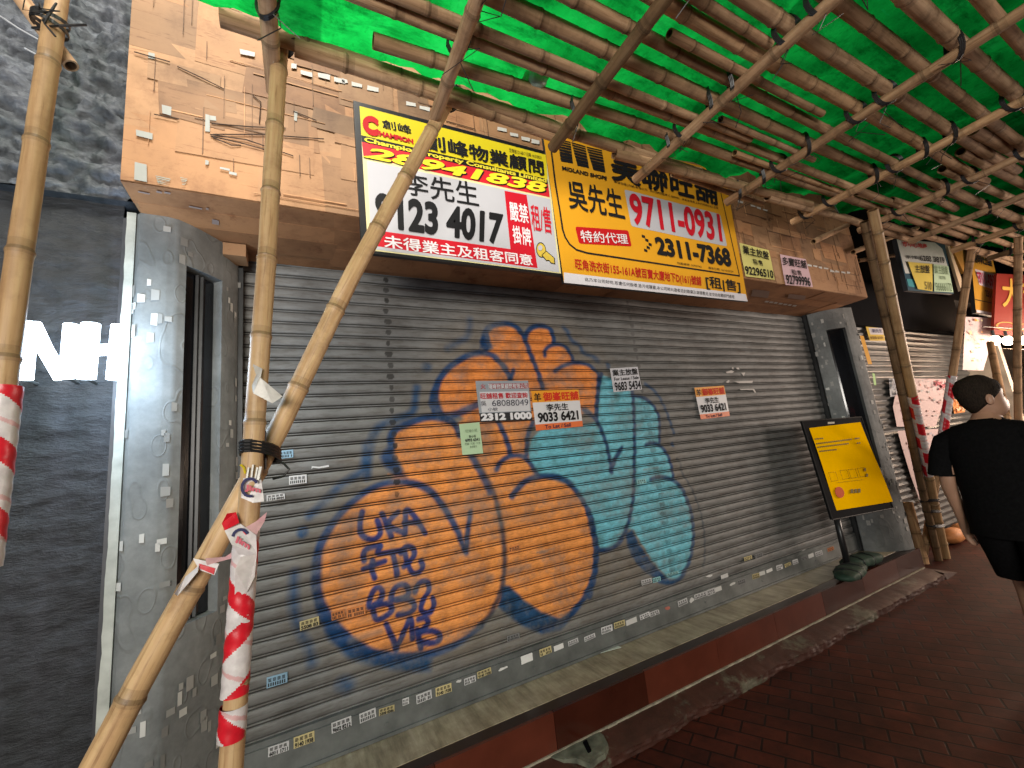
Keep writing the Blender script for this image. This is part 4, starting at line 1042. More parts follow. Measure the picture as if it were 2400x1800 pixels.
# ================================================================== notice stand on the sill
TLb, TRb, BRb, BLb = Vector((4.127, -.228, 1.591)), Vector((4.955, -.333, 1.571)), Vector((4.93, -.41, .701)), Vector((4.097, -.305, .721))
NS = thing('notice_stand', 'black-framed notice board on a post, holding a yellow sheet', 'notice stand', (4.53, -.33, .26))
bn = (TRb-TLb).cross(BLb-TLb).normalized(); bn = bn if bn.y < 0 else -bn
m = MB(); m.slab([TLb, TRb, BRb, BLb], -bn, .02); m.build('board', M['standblack'], NS)
m = MB()
for a, b in ((TLb, TRb), (TRb, BRb), (BRb, BLb), (BLb, TLb)):
    m.tube([a+bn*.002, b+bn*.002], .005, 6)
m.build('board_frame', simple('frame_edge', (.018, .016, .015), .6), NS)
HB = FR(1850, 950, 4.147)
def onboard(x, y, lift=.003):
    r = ray(*HB(x, y)); t = (TLb-CAM).dot(bn)/r.dot(bn); return CAM+r*t+bn*lift
m = MB(); m.quad(*[onboard(*p, .0012) for p in [(372, 162), (438, 160), (438, 178), (372, 182)]], (.55, .52, .42)); m.build('clip_label', M['painted'], NS)
m = MB(); pc = onboard(520, 1105, -.03)
m.tube([(pc.x, pc.y+.02, .27), (pc.x, pc.y+.02, .80)], .026, 10); m.build('post', M['black'], NS, True)
m = MB(); m.tube([(pc.x+.09, pc.y+.06, .275), (pc.x+.03, pc.y+.045, .72)], .012, 8); m.tube([(pc.x-.14, pc.y+.0, .272), (pc.x+.16, pc.y+.04, .272)], .012, 8); m.tube([(pc.x, pc.y-.07, .272), (pc.x, pc.y+.12, .272)], .012, 8); m.build('foot_frame', M['black'], NS)
YPp = thing('yellow_sheet', 'bright yellow printed sheet taped on the notice board', 'poster', onboard(590, 600))
m = MB(); cor = [(188, 222), (690, 163), (1000, 935), (460, 1022)]
def sh(u, v, l):
    ax = [cor[0][k]+(cor[1][k]-cor[0][k])*u for k in (0, 1)]; bx = [cor[3][k]+(cor[2][k]-cor[3][k])*u for k in (0, 1)]
    return onboard(ax[0]+(bx[0]-ax[0])*v, ax[1]+(bx[1]-ax[1])*v, l+.004+.004*math.sin(u*4+v*5))
N_ = 10
m.add([sh(i/N_, k/N_, 0) for i in range(N_+1) for k in range(N_+1)], [(i*(N_+1)+k, i*(N_+1)+k+1, (i+1)*(N_+1)+k+1, (i+1)*(N_+1)+k) for i in range(N_) for k in range(N_)], (1.0, .56, .0))
M['matte'] = painted('matte_yellow_paper', .9, .05, 20, 0, 0.0); m.build('sheet', M['matte'], YPp, True)
m = MB(); gi = (.20, .14, .02)
def blocks(x0, x1, y, dy, h, n):
    for k in range(n):
        a = x0+(x1-x0)*k/n; b = a+(x1-x0)/n*.72; yy = y+dy*k/n
        m.quad(onboard(a, yy, .011), onboard(b, yy, .011), onboard(b, yy+h, .011), onboard(a, yy+h, .011), gi)
blocks(238, 325, 322, -8, 14, 4); blocks(250, 600, 368, -45, 14, 18); blocks(625, 675, 318, -5, 14, 3); blocks(262, 570, 402, -38, 14, 16); blocks(645, 685, 362, -4, 14, 2); blocks(280, 455, 442, -20, 14, 9)
for bx_ in ((370, 655), (480, 635), (562, 625), (650, 612)):
    x, y = bx_
    L = [(x, y), (x+68, y-8), (x+95, y+75), (x+28, y+85)]
    for (p, q2) in zip(L, L[1:]+L[:1]):
        m.tube([onboard(*p, .010), onboard(*q2, .010)], .0012, 4, gi)
blocks(715, 740, 610, 0, 30, 1); blocks(735, 760, 665, 0, 30, 1); blocks(585, 690, 815, -8, 40, 3)
m.tube([onboard(460, 752, .010), onboard(710, 722, .010)], .0012, 4, gi)
m.build('printed_lettering', M['painted'], YPp)
m = MB(); m.add([onboard(477+44*math.cos(a)+5*math.sin(a), 846+54*math.sin(a)+6*math.cos(a), .0115) for a in [2*math.pi*k/24 for k in range(24)]], [tuple(range(24))], (.62, .10, .02)); m.build('red_seal', M['painted'], YPp)
def sandbag(label, c, L, w, h, ang):
    m = MB(); rings = []
    d = Vector((math.cos(ang), math.sin(ang), 0)); s = Vector((-d.y, d.x, 0))
    for i in range(21):
        t = i/20; e = math.sin(math.pi*min(1, max(0, t)))**.35*.85+.15
        p = Vector(c)+d*(t-.5)*L; wob = (1+.05*math.sin(i*1.3))*(.86 if i in (6, 12) else 1)
        rings.append([p+s*(math.cos(a)*w/2*e*wob*(1+.10*mnoise.noise((i*.9, math.cos(a)*2, math.sin(a)*2+L*9))))+Vector((0, 0, max(.001, h/2+math.copysign(abs(math.sin(a))**.6, math.sin(a))*h/2*e*(1+.16*mnoise.noise((i*.7, math.cos(a)*3, L*5)))))) for a in [2*math.pi*k/28 for k in range(28)]])
    m.loft(rings); o = m.build('sandbag', M['sandbag'], None, True, c)
    for q in (.33, .64):
        i = int(q*20); mm = MB(); mm.tube([cc_+(cc_-sum(rings[i], Vector())/28).normalized()*.003 for cc_ in rings[i]]+[rings[i][0]], .0055, 5, caps=False); st = mm.build('tie_strap', M['strap'], None, True, c); st.parent = o; st.location = (0, 0, 0)
    return tag(o, label, 'sandbag')
sandbag('dark green sandbag at the left foot of the notice stand', (pc.x-.12, pc.y-.05, .262), .50, .20, .085, R(14))
sandbag('dark green sandbag laid over the right foot of the notice stand', (pc.x+.24, pc.y+.02, .262), .46, .18, .095, R(-8))
# ================================================================== bamboo
def pole(name, label, group, pts, r0, r1, mat, seed, spacing=.30, cat='bamboo pole', hollow=True):
    """tapering culm with swollen nodes along a gently bent axis; built in its own space so the grain follows the pole"""
    rr = random.Random(seed)
    P = [Vector(p) for p in pts]; A, B = P[0], P[-1]
    Lt = (B-A).length; q = (B-A).to_track_quat('Z', 'Y')
    inv = q.inverted()
    key = [inv @ (p-A) for p in P]
    def axis(z):
        for a, b in zip(key[:-1], key[1:]):
            if z <= b.z or b is key[-1]:
                t = (z-a.z)/max(b.z-a.z, 1e-6); w = a.lerp(b, t); break
        bx = math.sin(z*1.3+seed)*.004+math.sin(z*3.1+seed*2)*.002
        return Vector((w.x+bx, w.y+math.cos(z*1.7+seed)*.004, z))
    stops = [0.0]; z = rr.uniform(.05, spacing); nodes = []
    while z < Lt-.05:
        nodes.append(z); z += spacing*rr.uniform(.8, 1.2)
    zs = {0: (1, 1), Lt: (1, 1)}
    for nz_ in nodes:
        for dz, k, c in ((-.030, 1.0, 1), (-.012, 1.03, .9), (-.003, 1.11, .62), (.003, 1.06, .36), (.008, .985, .62), (.03, .985, .95)):
            if 0 < nz_+dz < Lt: zs[nz_+dz] = (k, c)
    for k in range(1, int(Lt/.12)+1):
        zs.setdefault(k*.12+.0007, (1, 1)) if k*.12+.0007 < Lt else None
    n = 14; rings = []; cols = []
    for z in sorted(zs):
        k, c = zs[z]; r = (r0+(r1-r0)*z/Lt)*k; p = axis(z)
        rings.append([p+Vector((math.cos(2*math.pi*i/n)*r, math.sin(2*math.pi*i/n)*r, 0)) for i in range(n)]); cols.append(c)
    m = MB(); vs = [v for rg in rings for v in rg]; fs = []; fc = []
    for i in range(len(rings)-1):
        for k in range(n):
            fs.append((i*n+k, i*n+(k+1) % n, (i+1)*n+(k+1) % n, (i+1)*n+k)); g = (cols[i]+cols[i+1])/2; fc.append((g, g*.97, g*.93))
    m.add(vs, fs, fc)
    for end, z, rg in ((0, 0, rings[0]), (1, Lt, rings[-1])):      # open hollow ends
        c = axis(z); inn = [c+(v-c)*.72 for v in rg]; dz = .03 if end == 0 else -.03
        deep = [v+Vector((0, 0, dz)) for v in inn]; cen = c+Vector((0, 0, dz))
        m.add(rg+inn+deep+[cen], [f for k in range(n) for f in ((k, (k+1) % n, n+(k+1) % n, n+k), (n+k, n+(k+1) % n, 2*n+(k+1) % n, 2*n+k), (2*n+k, 2*n+(k+1) % n, 3*n))],
              [x for k in range(n) for x in ((.8, .75, .65), (.25, .2, .15), (.12, .1, .08))])
    o = m.build(name, mat, None, True)
    o.rotation_mode = 'QUATERNION'; o.location = A; o.rotation_quaternion = q
    tag(o, label, cat, group)
    o['_axis'] = 0; del o['_axis']
    return o
def child(m, name, mat, par, smooth=False):
    """a part given in world space, hung on its parent"""
    o = m.build(name, mat, None, smooth); o.parent = par
    o.matrix_parent_inverse = (Matrix.Translation(par.location) @ par.rotation_quaternion.to_matrix().to_4x4()).inverted() if par.rotation_mode == 'QUATERNION' else Matrix.Translation(par.location).inverted()
    return o
def wrap(m, c, d, r, turns, w, th=.0022, tilt=0.0, seed=0):
    """strap wound round a pole: flat band following a helix"""
    d = Vector(d).normalized(); a = d.cross(Vector((.3, .9, .2))).normalized(); b = d.cross(a); c = Vector(c); rr = random.Random(seed)
    N_ = int(turns*18); L = []
    for i in range(N_+1):
        t = 2*math.pi*i/18; off = (i/18-turns/2)*w*.55+tilt*math.sin(t+seed)
        L.append(c+d*off+(a*math.cos(t)+b*math.sin(t))*(r+th*.5+.0012*(i//18)))
    vs = []
    for p in L: vs += [p-d*w/2, p+d*w/2]
    m.add(vs, [(2*i, 2*i+1, 2*i+3, 2*i+2) for i in range(N_)])
    m.add([v+(v-c-d*((v-c).dot(d))).normalized()*th for v in vs], [(2*i, 2*i+2, 2*i+3, 2*i+1) for i in range(N_)])
def lash(m, cx, y, zc, zd, rc, rd, seed):
    """tie round a crosspiece (runs along Y) and the row pole above it (runs along X)"""
    rr = random.Random(seed); sl = rr.choice([-1, 1])
    for k in range(3):
        y0 = y+(k-1)*.006; pts = []
        hx, hy = rc+.005, rd+.005
        for i in range(17):
            t = 2*math.pi*i/16
            top = math.sin(t) > 0
            pts.append((cx+math.cos(t)*hx*(1.0 if not top else 1.15), y0+sl*math.cos(t)*hy*.8, (zc-rc-.004 if not top else zd+rd+.004)*abs(math.sin(t))+(1-abs(math.sin(t)))*(zc+zd)/2))
        m.tube(pts, .0042, 5, caps=False)
    for s in (0, 1):
        a = Vector((cx+rc, y, zc)); m.tube([a, a+Vector((rr.uniform(-.05, .05), rr.uniform(-.06, .06), -rr.uniform(.01, .10))), a+Vector((rr.uniform(-.08, .08), rr.uniform(-.09, .09), -rr.uniform(.03, .14)))], .0018, 4)

ZCR = 3.05
rows = [(-1.085, .030), (-1.235, .027), (-1.335, .028), (-1.475, .034), (-1.58, .029), (-1.705, .031), (-1.82, .033), (-1.93, .028), (-2.05, .035), (-2.17, .029), (-2.30, .034), (-2.44, .030), (-2.60, .034)]
kz = 1.565/1.5
ZD = ZCR+.026+.033
rowp = random.Random(5)
rowinfo = []
stretch = [(-1.0, 4.3, 'stretch above the graffiti shutter'), (3.7, 8.6, 'stretch beyond the right-hand pillar'), (8.0, 14.0, 'farthest stretch down the street')]
GRP = 'bamboo rows of the canopy deck'
for i, (Y, r) in enumerate(rows):
    y = (Y+2.45)*kz-2.45; rowinfo.append((y, r))
    for j, (xa, xb, nm) in enumerate(stretch):
        dx = rowp.uniform(-.5, .5) if j else {0: .78, 1: 1.26}.get(i, rowp.uniform(0, .4))
        sk = rowp.uniform(-.035, .035); dz = rowp.uniform(0, .006)+(.004 if j % 2 else 0)
        rr = r*rowp.uniform(.86, 1.06)
        pole('canopy_bamboo', f'brown canopy bamboo, {ORD[i]} row out from the fascia, {nm}', GRP,
             [(xa+dx, y-sk-[0, .05, .20][j], ZCR+.027+rr+dz), ((xa+xb)/2, y+rowp.uniform(-.012, .012)-[0, .12, .26][j], ZCR+.027+rr+dz+rowp.uniform(0, .012)), (xb+dx, y+sk-[.02, .20, .30][j], ZCR+.027+rr+dz)], rr, rr*rowp.uniform(.82, .95), M['bamboo_old'], i*10+j, rowp.uniform(.26, .36))
# second, thinner poles tied beside some rows
for i, xa, xb, side, rr in ((2, .1, 2.2, -1, .021), (4, 1.3, 2.4, -1, .020), (5, .9, 1.75, -1, .023), (2, 2.2, 3.5, 1, .018), (3, 1.9, 2.75, 1, .018), (0, 2.0, 2.9, 1, .018), (7, 5.2, 7.4, -1, .022), (1, 6.2, 8.6, 1, .022)):
    y = rowinfo[i][0]+side*(rowinfo[i][1]+rr+.004)
    nm = 'above the first orange board' if xa < 1 else ('above the orange agency board' if xa < 2.1 else ('before the right-hand pillar' if xa < 4 else 'beyond the right-hand pillar'))
    pole('canopy_bamboo', f'thin bamboo beside the {ORD[i]} canopy row, {nm}', GRP, [(xa, y, ZCR+.03+rr), (xb, y+.01, ZCR+.03+rr)], rr, rr*.85, M['bamboo_old'], 300+i+int(xa*10), .22)
pole('edge_bamboo', 'pale bamboo at the canopy inner edge, hugging the cardboard above the black-framed board', 'edge poles of the canopy', [PZ(690, 112, 3.10), PZ(1000, 214, 3.10), PZ(1310, 322, 3.10)], .034, .028, M['bamboo_old'], 401)
pole('edge_bamboo', 'bamboo at the canopy inner edge, crossing in front of the orange board', 'edge poles of the canopy', [PZ(1440, 362, 3.08), PZ(1900, 478, 3.08)], .027, .024, M['bamboo_old'], 402)
pole('edge_bamboo', 'bamboo at the canopy inner edge, beyond the orange board', 'edge poles of the canopy', [PZ(1800, 462, 3.06), PZ(2010, 520, 3.06)], .026, .022, M['bamboo_old'], 403)

CX = [-.07, .545, 1.14, 1.73, 2.53, 3.30, 4.05, 4.85, 5.65, 6.45, 7.3, 8.15, 9.0, 9.9, 10.9, 12.0, 13.2]
CI = [-.86, -.97, -.985, -.93, -.93, -.92, -1.02, -1.06, -1.10, -1.14, -1.16, -1.2, -1.22, -1.25, -1.27, -1.3, -1.33]
rc = .027
for i, (x, yi) in enumerate(zip(CX, CI)):
    sk = rowp.uniform(-.03, .03) if i > 3 else 0
    xe = x+sk
    cr = pole('crosspiece_bamboo', f'bamboo crosspiece under the canopy rows, {ORD[i]} from the left', 'crosspieces under the canopy', [(x, yi, ZCR+(-.02 if i in (1, 2, 3) else 0)), (xe, -3.0, ZCR)], rc*rowp.uniform(.92, 1.08), rc*.9, M['bamboo_dark'] if i in (2, 9, 12) else M['bamboo_old'], 500+i, .26)
    for j, (y, r) in enumerate(rowinfo):
        if y > yi-.03 or y < -2.7: continue
        if rowp.random() < (.62 if i < 9 else .4):
            m = MB(); lash(m, x+sk*(y-yi)/(-3.0-yi), y, ZCR, ZCR+.027+r, rc, r, i*20+j)
            child(m, 'lashing', M['strap'], cr)
# inner and outer bearers, and posts that carry the canopy
pole('bearer_bamboo', 'bamboo bearer under the crosspieces, over the street side of the walkway', 'bearers of the canopy', [(-1, -2.92, ZCR-.062), (13.5, -2.92, ZCR-.062)], .035, .03, M['bamboo_old'], 600)
for i, x in ():
    pole('post_bamboo', f'bamboo post at the street edge of the canopy, {ORD[i]} from the left', 'street-edge posts', [(x, -2.99, 0), (x+.03, -2.99, 3.3)], .04, .033, M['bamboo'], 610+i)

# --- the tall poles in front of the shutter
def along(F, pts, Y): return [PY(*F(*p), Y) for p in pts]
ID = lambda x, y: (x, y)
PA = along(ID, [(661, 70), (645, 340), (629, 608), (611, 830), (594, 1042), (570, 1356), (537, 1800)], -.99)
d0 = (PA[-1]-PA[-2]).normalized(); t = -PA[-1].z/d0.z; PA.append(PA[-1]+d0*t); PA[-1].z = 0
PA = PA[::-1]
pA = pole('standing_bamboo', 'upright tan bamboo pole wrapped with red and white tape, before the shutter left edge', 'bamboo poles propping the canopy', PA, .0292, .0272, M['bamboo'], 71, .30)
PB = along(ID, [(1069, 206), (825, 651), (651, 1009), (542, 1204), (347, 1551), (217, 1800)], -.905)
PB[0] = PY(1069, 206, -.955); PB[1] = PY(825, 651, -.93)
d0 = (PB[-1]-PB[-2]).normalized(); t = -PB[-1].z/d0.z; e = PB[-1]+d0*t; e.z = 0; PB.append(e)
PB = PB[::-1]
pB = pole('leaning_bamboo', 'long tan bamboo brace leaning from lower left up to the canopy across the boards', 'bamboo poles propping the canopy', PB, .0345, .0285, M['bamboo'], 83, .33)
PC = along(ID, [(134, -20), (115.7, 115.7), (95.5, 260), (74, 434), (48, 620), (14, 900), (-12, 1106)], -.97)
d0 = (PC[-1]-PC[-2]).normalized(); t = -PC[-1].z/d0.z; e = PC[-1]+d0*t; e.z = 0; PC.append(e); PC = PC[::-1]
pC = pole('standing_bamboo', 'upright bamboo pole at the far left, in front of the rough stone wall', 'bamboo poles propping the canopy', PC, .029, .025, M['bamboo'], 91, .30)
PDp = along(ID, [(38, -20), (80, 45), (166, 158)], -.915)
PDp[0] = PY(38, -20, -.90)
pD = pole('crossing_bamboo', 'short bamboo tied across the far-left pole near the top', 'bamboo poles propping the canopy', PDp[::-1], .020, .022, M['bamboo_old'], 95, .3)
# straps on them
m = MB(); c = PY(607, 1062, -.965); wrap(m, c, (PA[3]-PA[2]), .060, 3, .012, tilt=.004, seed=2)
m2 = MB()
cA, cB = PY(590, 1060, -.99), PY(632, 1058, -.905)
for k in range(4):
    pts = []
    for i in range(21):
        t = 2*math.pi*i/20; u = (cB-cA).normalized(); v = Vector((0, 0, 1)).cross(u).normalized()
        mid = (cA+cB)/2; hl = (cB-cA).length/2+.031
        pts.append(mid+u*math.cos(t)*hl*1.02+v*math.sin(t)*.040+Vector((0, 0, (k-1.5)*.0095-.02*math.cos(t))))
    m2.tube(pts, .0052, 5, caps=False)
e0 = PY(648, 1080, -.93); m2.tube([e0, e0+Vector((.02, -.01, -.01)), e0+Vector((.035, -.02, -.03)), e0+Vector((.02, -.02, -.05)), e0+Vector((-.01, -.02, -.055))], .004, 5)
m2.tube([PY(622, 1010, -.95), PY(622, 1100, -.95)], .0035, 5)
child(m2, 'lashing', M['strap'], pA)
def tie(par, c, d, r, n=2, w=.012, seed=0):
    m = MB()
    for k in range(n): wrap(m, Vector(c)+Vector(d).normalized()*(k-(n-1)/2)*.022, d, r, 1.3, w, tilt=.012, seed=seed+k)
    for k in range(3):
        rr = random.Random(seed*9+k); a = Vector(c)+Vector((rr.uniform(-.02, .02), -r, rr.uniform(-.02, .02)))
        m.tube([a, a+Vector((rr.uniform(-.06, .06), -.02, rr.uniform(-.05, .07))), a+Vector((rr.uniform(-.1, .1), -.03, rr.uniform(-.12, .08)))], .0018, 4)
    return child(m, 'lashing', M['strap'], par)
tie(pA, PY(659, 95, -1.0), PA[-1]-PA[-2], .040, 4, .014, 4)
tie(pB, PY(1058, 225, -.95), PB[-1]-PB[-2], .042, 4, .014, 6)
tie(pC, PY(118, 55, -.965), PC[-1]-PC[-2], .038, 2, .012, 8)
m = MB(); m.tube([PY(75, 65, -.93), PY(140, 60, -1.02), PY(203, 58, -1.02)], .0035, 5); m.tube([PY(100, 50, -1.0), PY(132, 8, -1.01), PY(104, 55, -1.01), PY(130, 85, -1.01)], .003, 5); child(m, 'loose_strap', M['strap'], pC)
# red and white barrier tape
def tapewrap(par, pts, r, s0, s1, pitch, seed, white=.0, stripe=.075):
    """plastic tape wound round a pole between two heights; red blocks printed across it"""
    ax = [Vector(p) for p in pts]; cum = [0]
    for a, b in zip(ax[:-1], ax[1:]): cum.append(cum[-1]+(b-a).length)
    def at(s):
        for i in range(len(ax)-1):
            if s <= cum[i+1] or i == len(ax)-2:
                t = (s-cum[i])/max(cum[i+1]-cum[i], 1e-6); return ax[i].lerp(ax[i+1], t), (ax[i+1]-ax[i]).normalized()
    rr = random.Random(seed); m = MB(); n = 44; dz = .0025
    ks = int((s1-s0)/dz); vs = []; fs = []; fc = []
    for i in range(ks+1):
        s = s0+i*dz; p, d = at(s); a = d.cross(Vector((0, 1, 0))).normalized(); b = d.cross(a)
        for k in range(n):
            t = 2*math.pi*k/n
            w = 1+.02*math.sin(s*160+t*2+seed)+.018*mnoise.noise((math.cos(t)*2, math.sin(t)*2, s*30))
            vs.append(p+(a*math.cos(t)+b*math.sin(t))*(r*w+.0025))
    for i in range(ks):
        for k in range(n):
            s = s0+(i+.5)*dz; t = (k+.5)/n
            f = ((s/pitch)+t) % 1.0
            g = (s+(t if seed % 2 else 1-t)*pitch*1.9) % (stripe*2.1)
            red = g < stripe*.78
            c = (.60, .012, .025) if red else (.64, .60, .60)
            if not red and f < .12: c = (.62, .38, .38)
            fs.append((i*n+k, i*n+(k+1) % n, (i+1)*n+(k+1) % n, (i+1)*n+k)); fc.append(c)
    m.add(vs, fs, fc)
    return child(m, 'barrier_tape', M['tape'], par, True)
def slen(pts, px_y):
    """arc length along a pole where it crosses an image height"""
    best = None; s = 0
    for a, b in zip(pts[:-1], pts[1:]):
        L = (b-a).length
        for k in range(200):
            p = a.lerp(b, k/200); v = p-CAM; y = 900-FOC*v.dot(UP)/v.dot(FWD)
            if v.dot(FWD) > 0 and (best is None or abs(y-px_y) < best[0]): best = (abs(y-px_y), s+L*k/200)
        s += L
    return best[1]
for ya, yb, sd in ((1455, 1235, 1), (1628, 1438, 2), (1732, 1650, 3)):
    tapewrap(pA, PA, .0298, slen(PA, ya), slen(PA, yb), .09, sd)
def band(par, quads, name):
    m = MB()
    for q4, Y, col in quads:
        P = [PY(*p, Y+(.012*math.sin(i*2.1) if len(q4) > 4 else 0)) for i, p in enumerate(q4)]
        m.add(P, [tuple(range(len(P)))], col)
    return child(m, name, M['tape'], par)
TW, TR_, TP = (.66, .62, .62), (.60, .012, .025), (.62, .36, .38)
FT = FR(0, 1200, 2.765); FU = FR(0, 600, 2.765)
f = lambda F, L: [F(*p) for p in L]
knot = band(pA, [(f(FU, [(1575, 1440), (1690, 1430), (1712, 1590), (1640, 1600), (1560, 1565)]), -1.026, TW),
          (f(FT, [(1470, 10), (1530, 0), (1550, 70), (1455, 120), (1437, 75)]), -1.027, TR_), (f(FT, [(1455, 120), (1550, 70), (1660, 150), (1665, 270), (1560, 290), (1500, 210)]), -1.028, TW),
          (f(FT, [(1730, 0), (1715, 60), (1660, 150), (1590, 100), (1660, 60)]), -1.024, TP), (f(FT, [(1560, 290), (1665, 270), (1650, 420), (1600, 520), (1520, 560), (1525, 370)]), -1.026, (.60, .55, .54))], 'tape_knot')
band(pB, [(f(FT, [(1535, 240), (1540, 290), (1340, 345), (1330, 300), (1460, 290)]), -1.0, TP), (f(FT, [(1250, 300), (1420, 335), (1390, 410), (1290, 375)]), -.955, TW), (f(FT, [(1290, 335), (1395, 365), (1385, 405), (1290, 365)]), -.957, TR_), (f(FT, [(1290, 345), (1200, 420), (1130, 530), (1150, 545), (1230, 460), (1280, 390)]), -.96, TW)], 'tape_tail')
cv = (.03, .03, .09)
for F, cx, cy, rad in ((FU, 1620, 1500, 52), (FT, 1560, 170, 52)):
    pts = [PY(*F(cx+rad*math.cos(a), cy+rad*1.1*math.sin(a)), -1.031) for a in [R(70)+R(260)*k/14 for k in range(15)]]
    m = MB(); stroke(m, pts, .0075, cv, .0005)
    q4 = f(FU, [(1590, 1480), (1690, 1500), (1688, 1545), (1588, 1525)]) if F is FU else f(FT, [(1530, 150), (1625, 205), (1610, 255), (1515, 195)])
    text(m, 'Jim', [PY(*p, -1.0325) for p in q4], (.55, .12, .16), .03, .02)
    child(m, 'tape_print', M['painted'], knot)
m = MB()
for a, b in (([(1600, 1440), (1612, 1370)], .004), ([(1630, 1435), (1640, 1352)], .004), ([(1655, 1440), (1668, 1370)], .004), ([(1672, 1450), (1690, 1365)], .006)):
    m.tube([PY(*FU(*p), -1.027) for p in a], b*.8, 5, (.62, .6, .56))
m.tube([PY(*FU(*p), -1.02) for p in [(1558, 1352), (1580, 1370), (1590, 1410)]], .003, 5, (.65, .5, .02)); child(m, 'tape_fray', M['tape'], pA)
m = MB()
P_ = [PY(*FU(*p), Y) for p, Y in (((1640, 700), -1.02), ((1700, 730), -1.035), ((1690, 790), -1.035), ((1832, 910), -1.03), ((1765, 955), -1.03), ((1640, 890), -1.03), ((1625, 800), -1.01))]
m.add(P_, [(0, 1, 2, 5, 6), (2, 3, 4, 5)], (.46, .44, .40)); child(m, 'paper_tape', M['tape'], pA)
tapewrap(pC, PC, .0285, slen(PC, 1330), slen(PC, 905), .09, 7)

# --- bundle at the right-hand pillar
BA = [PZ(2030, 540, 3.03)]+[PY(*q, Y) for q, Y in (((2072, 700), -.80), ((2101, 841), -.62), ((2137, 1000), -.46), ((2165, 1150), -.34))]
BA = [PZ(2200, 1313, 0)]+BA[::-1]
def straight(a, b, n=5): return [a.lerp(b, k/n) for k in range(n+1)]
def onray(p0, p1, pxs):
    """points of a pole between two ends, bent a little to follow the photographed line"""
    out = [p0]
    for k, q in enumerate(pxs):
        r = ray(*q); t0 = (k+1)/(len(pxs)+1)
        guess = p0.lerp(p1, t0); out.append(CAM+r*((guess-CAM).dot(r)/r.dot(r)))
    return out+[p1]
bA = pole('standing_bamboo', 'bare left pole of the bamboo bundle standing by the right-hand pillar', 'bamboo bundle by the right-hand pillar', straight(PZ(2200, 1313, 0), PZ(2024, 520, 3.03)), .033, .028, M['bamboo_dark'], 701, .28)
BBp = straight(PZ(2218, 1308, 0), PZ(2045, 492, 3.06))
bB = pole('standing_bamboo', 'thicker right pole of the bamboo bundle, wrapped with barrier tape', 'bamboo bundle by the right-hand pillar', BBp, .038, .033, M['bamboo'], 702, .30)
bC = pole('standing_bamboo', 'short stub pole of the bamboo bundle by the right-hand pillar', 'bamboo bundle by the right-hand pillar', [PZ(2164, 1320, 0), PZ(2164, 1320, 0)+Vector((.02, .0, .62))], .045, .042, M['bamboo_old'], 703, .28)
tapewrap(bB, BBp, .0375, slen(BBp, 1112), slen(BBp, 925), .10, 11, stripe=.17)
for par, y, sd in ((bA, 1172, 21), (bB, 1200, 22), (bA, 1228, 23)):
    near_ = lambda L: min(L, key=lambda p: abs(900-FOC*(p-CAM).dot(UP)/(p-CAM).dot(FWD)-y))
    a, b = near_(straight(PZ(2200, 1313, 0), PZ(2024, 520, 3.03), 80)), near_(straight(PZ(2218, 1308, 0), PZ(2045, 492, 3.06), 80))
    b = Vector((b.x, b.y, a.z)); u = (b-a).normalized(); v = Vector((0, 0, 1)).cross(u); hl = (b-a).length/2+.042; m = MB()
    for k in range(3):
        m.tube([(a+b)/2+u*math.cos(t)*hl+v*math.sin(t)*.049+Vector((0, 0, .009*(k-1)+.012*math.cos(t+sd))) for t in [2*math.pi*i/20 for i in range(21)]], .005, 5, caps=False)
    child(m, 'lashing', M['strap'], par)
BD = straight(PZ(2162, 1316, 0), PZ(2279, 585, 3.05))
bD = pole('leaning_bamboo', 'bamboo pole leaning up to the right behind the walking man', 'bamboo poles propping the canopy', BD, .034, .030, M['bamboo_old'], 711, .3)
tapewrap(bD, BD, .0345, slen(BD, 1060), slen(BD, 880), .10, 13, stripe=.17)
p0, p1 = PY(2387, 1000, -.95), PZ(2386, 556, 3.05)
d0 = (p0-p1).normalized(); e = p0+d0*(-p0.z/d0.z); e.z = 0
BE = straight(e, p1); bE = pole('standing_bamboo', 'upright bamboo pole at the right edge of the photo, beyond the man', 'bamboo poles propping the canopy', BE, .030, .028, M['bamboo_old'], 712, .3)

p0, p1 = PY(2352, 955, -.9), PY(2322, 803, -.8); d0 = (p0-p1).normalized(); e = p0+d0*(-p0.z/d0.z); e.z = 0
pole('leaning_bamboo', 'short leaning bamboo in front of the brightly lit shop, right of the man', 'bamboo poles propping the canopy', [e, p1], .036, .033, M['bamboo_old'], 713, .3)
for i, (a, b, Y, lab) in enumerate((((1999, 590), (2150, 535), -.62, 'bamboo rail in the dark gap beside the fascia end'), ((1905, 567), (1985, 530), -.75, 'thin bamboo stub ending in front of the fascia right end'), ((2010, 612), (2120, 595), -.2, 'bamboo rail deep in the dark gap beside the white signboard'))):
    pole('rail_bamboo', lab, 'bamboo rails beside the fascia', [PY(*a, Y), PY(*b, Y-.05)], .024, .022, M['bamboo_old'], 720+i, .24)

